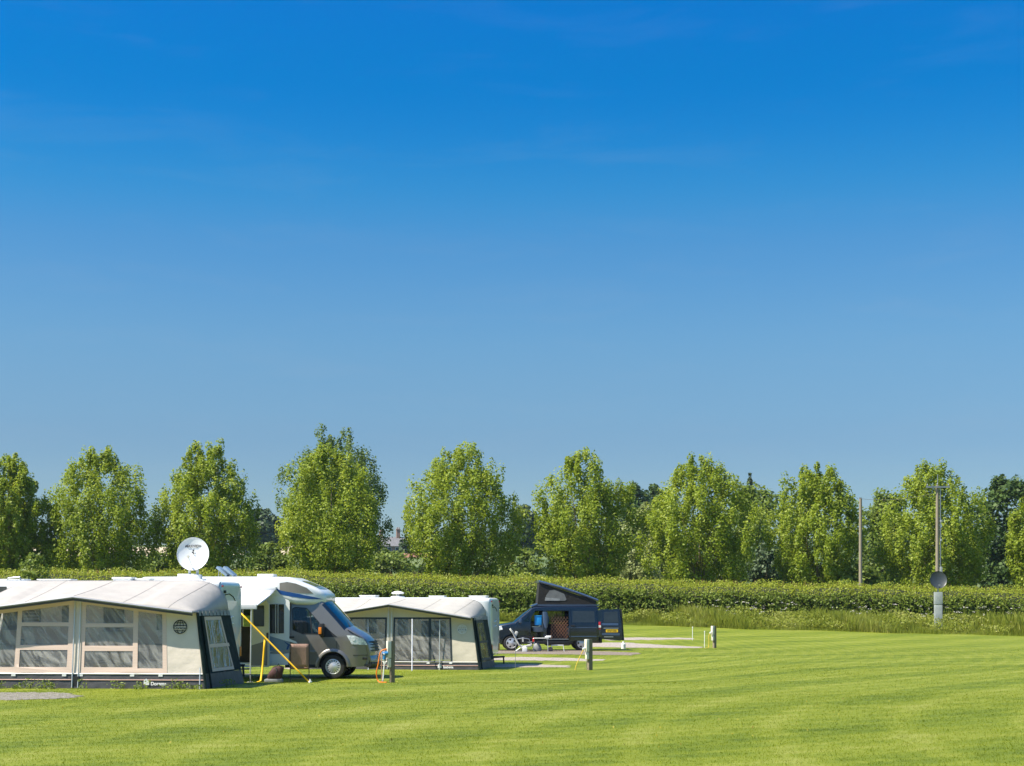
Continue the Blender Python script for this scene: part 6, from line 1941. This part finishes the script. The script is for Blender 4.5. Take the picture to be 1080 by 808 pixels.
EL, AZ = 53.0, 21.0          # sun: elevation; from the left, turned AZ degrees towards the viewer
sdir = Vector((-math.cos(R(EL)) * math.cos(R(AZ)), -math.cos(R(EL)) * math.sin(R(AZ)), math.sin(R(EL))))
sun = bpy.data.lights.new('sun', 'SUN'); sun.energy = 4.7; sun.angle = R(.53); sun.color = (1.0, .935, .80)
so_b = bpy.data.objects.new('sun', sun); COL.objects.link(so_b)
so_b.rotation_euler = (-sdir).to_track_quat('-Z', 'Y').to_euler(); so_b.location = (-60, -10, 80)

wd = bpy.data.worlds.new('World'); S.world = wd; wd.use_nodes = True
N, L = wd.node_tree.nodes, wd.node_tree.links
N.clear()
out = N.new('ShaderNodeOutputWorld'); bg = N.new('ShaderNodeBackground')
sky = N.new('ShaderNodeTexSky'); sky.sky_type = 'NISHITA'; sky.sun_disc = False
sky.sun_elevation = R(EL); sky.sun_rotation = math.atan2(sdir.x, sdir.y)
sky.altitude = 0; sky.air_density = 1.0; sky.dust_density = .6; sky.ozone_density = 3.0
hs = N.new('ShaderNodeHueSaturation'); hs.inputs['Saturation'].default_value = 1.25; hs.inputs['Value'].default_value = 1.0
L.new(sky.outputs[0], hs.inputs['Color'])
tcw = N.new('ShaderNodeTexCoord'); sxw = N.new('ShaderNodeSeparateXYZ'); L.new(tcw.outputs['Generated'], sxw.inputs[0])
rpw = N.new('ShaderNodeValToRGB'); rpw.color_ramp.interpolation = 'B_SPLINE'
SKYMUL = [(0.0, (0.3295, 0.3705, 0.4256)), (0.0499, (0.3295, 0.3705, 0.4256)), (0.0995, (0.3199, 0.3597, 0.4132)), (0.124, (0.3446, 0.3896, 0.4242)), (0.1724, (0.4109, 0.4764, 0.4747)), (0.2311, (0.2872, 0.4738, 0.5362)), (0.2652, (0.1305, 0.4885, 0.5644)), (0.3091, (0.004, 0.4234, 0.6088)), (0.3408, (0.004, 0.432, 0.6242)), (0.3714, (0.004, 0.4329, 0.6736)), (0.43, (0.02, 0.42, 0.62)), (0.62, (1.2, 1.05, 0.95)), (1.0, (1.2, 1.05, 0.95))]  # highest stops brighten and warm the unseen upper sky as added fill light
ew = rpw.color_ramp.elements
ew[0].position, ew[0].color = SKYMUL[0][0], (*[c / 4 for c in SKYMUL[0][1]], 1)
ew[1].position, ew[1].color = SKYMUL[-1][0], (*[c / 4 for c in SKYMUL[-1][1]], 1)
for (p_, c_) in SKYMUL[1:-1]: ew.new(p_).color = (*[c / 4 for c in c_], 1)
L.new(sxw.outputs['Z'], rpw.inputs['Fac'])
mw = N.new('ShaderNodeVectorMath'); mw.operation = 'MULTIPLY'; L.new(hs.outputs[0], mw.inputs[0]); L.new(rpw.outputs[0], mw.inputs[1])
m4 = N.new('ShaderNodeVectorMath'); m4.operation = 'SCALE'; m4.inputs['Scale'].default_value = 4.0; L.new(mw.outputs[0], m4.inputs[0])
# very faint high wisps
mpw = N.new('ShaderNodeMapping'); mpw.inputs['Scale'].default_value = (1.6, 1.6, 9.0); mpw.inputs['Location'].default_value = (.3, 0, .2)
L.new(tcw.outputs['Generated'], mpw.inputs['Vector'])
nw = N.new('ShaderNodeTexNoise'); nw.inputs['Scale'].default_value = 4.5; nw.inputs['Detail'].default_value = 7; nw.inputs['Roughness'].default_value = .62; nw.inputs['Distortion'].default_value = .4
L.new(mpw.outputs[0], nw.inputs['Vector'])
rw_ = N.new('ShaderNodeMapRange'); rw_.inputs['From Min'].default_value = .52; rw_.inputs['From Max'].default_value = .85; rw_.inputs['To Max'].default_value = .07
L.new(nw.outputs['Fac'], rw_.inputs['Value'])
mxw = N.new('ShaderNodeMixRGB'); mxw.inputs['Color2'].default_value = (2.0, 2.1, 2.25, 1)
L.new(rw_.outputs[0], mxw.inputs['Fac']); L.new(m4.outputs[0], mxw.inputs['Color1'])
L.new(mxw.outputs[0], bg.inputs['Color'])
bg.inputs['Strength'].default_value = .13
L.new(bg.outputs[0], out.inputs['Surface'])

S.view_settings.view_transform = 'Standard'; S.view_settings.look = 'None'
S.view_settings.exposure = .95; S.view_settings.gamma = 1.0; S.view_settings.use_curve_mapping = False
S.cycles.max_bounces = 8; S.cycles.transparent_max_bounces = 24; S.cycles.diffuse_bounces = 3; S.cycles.glossy_bounces = 3
S.cycles.use_denoising = True; S.cycles.denoiser = 'OPENIMAGEDENOISE'; S.cycles.denoising_prefilter = 'ACCURATE'; S.cycles.sample_clamp_indirect = 4.0; S.cycles.blur_glossy = .5
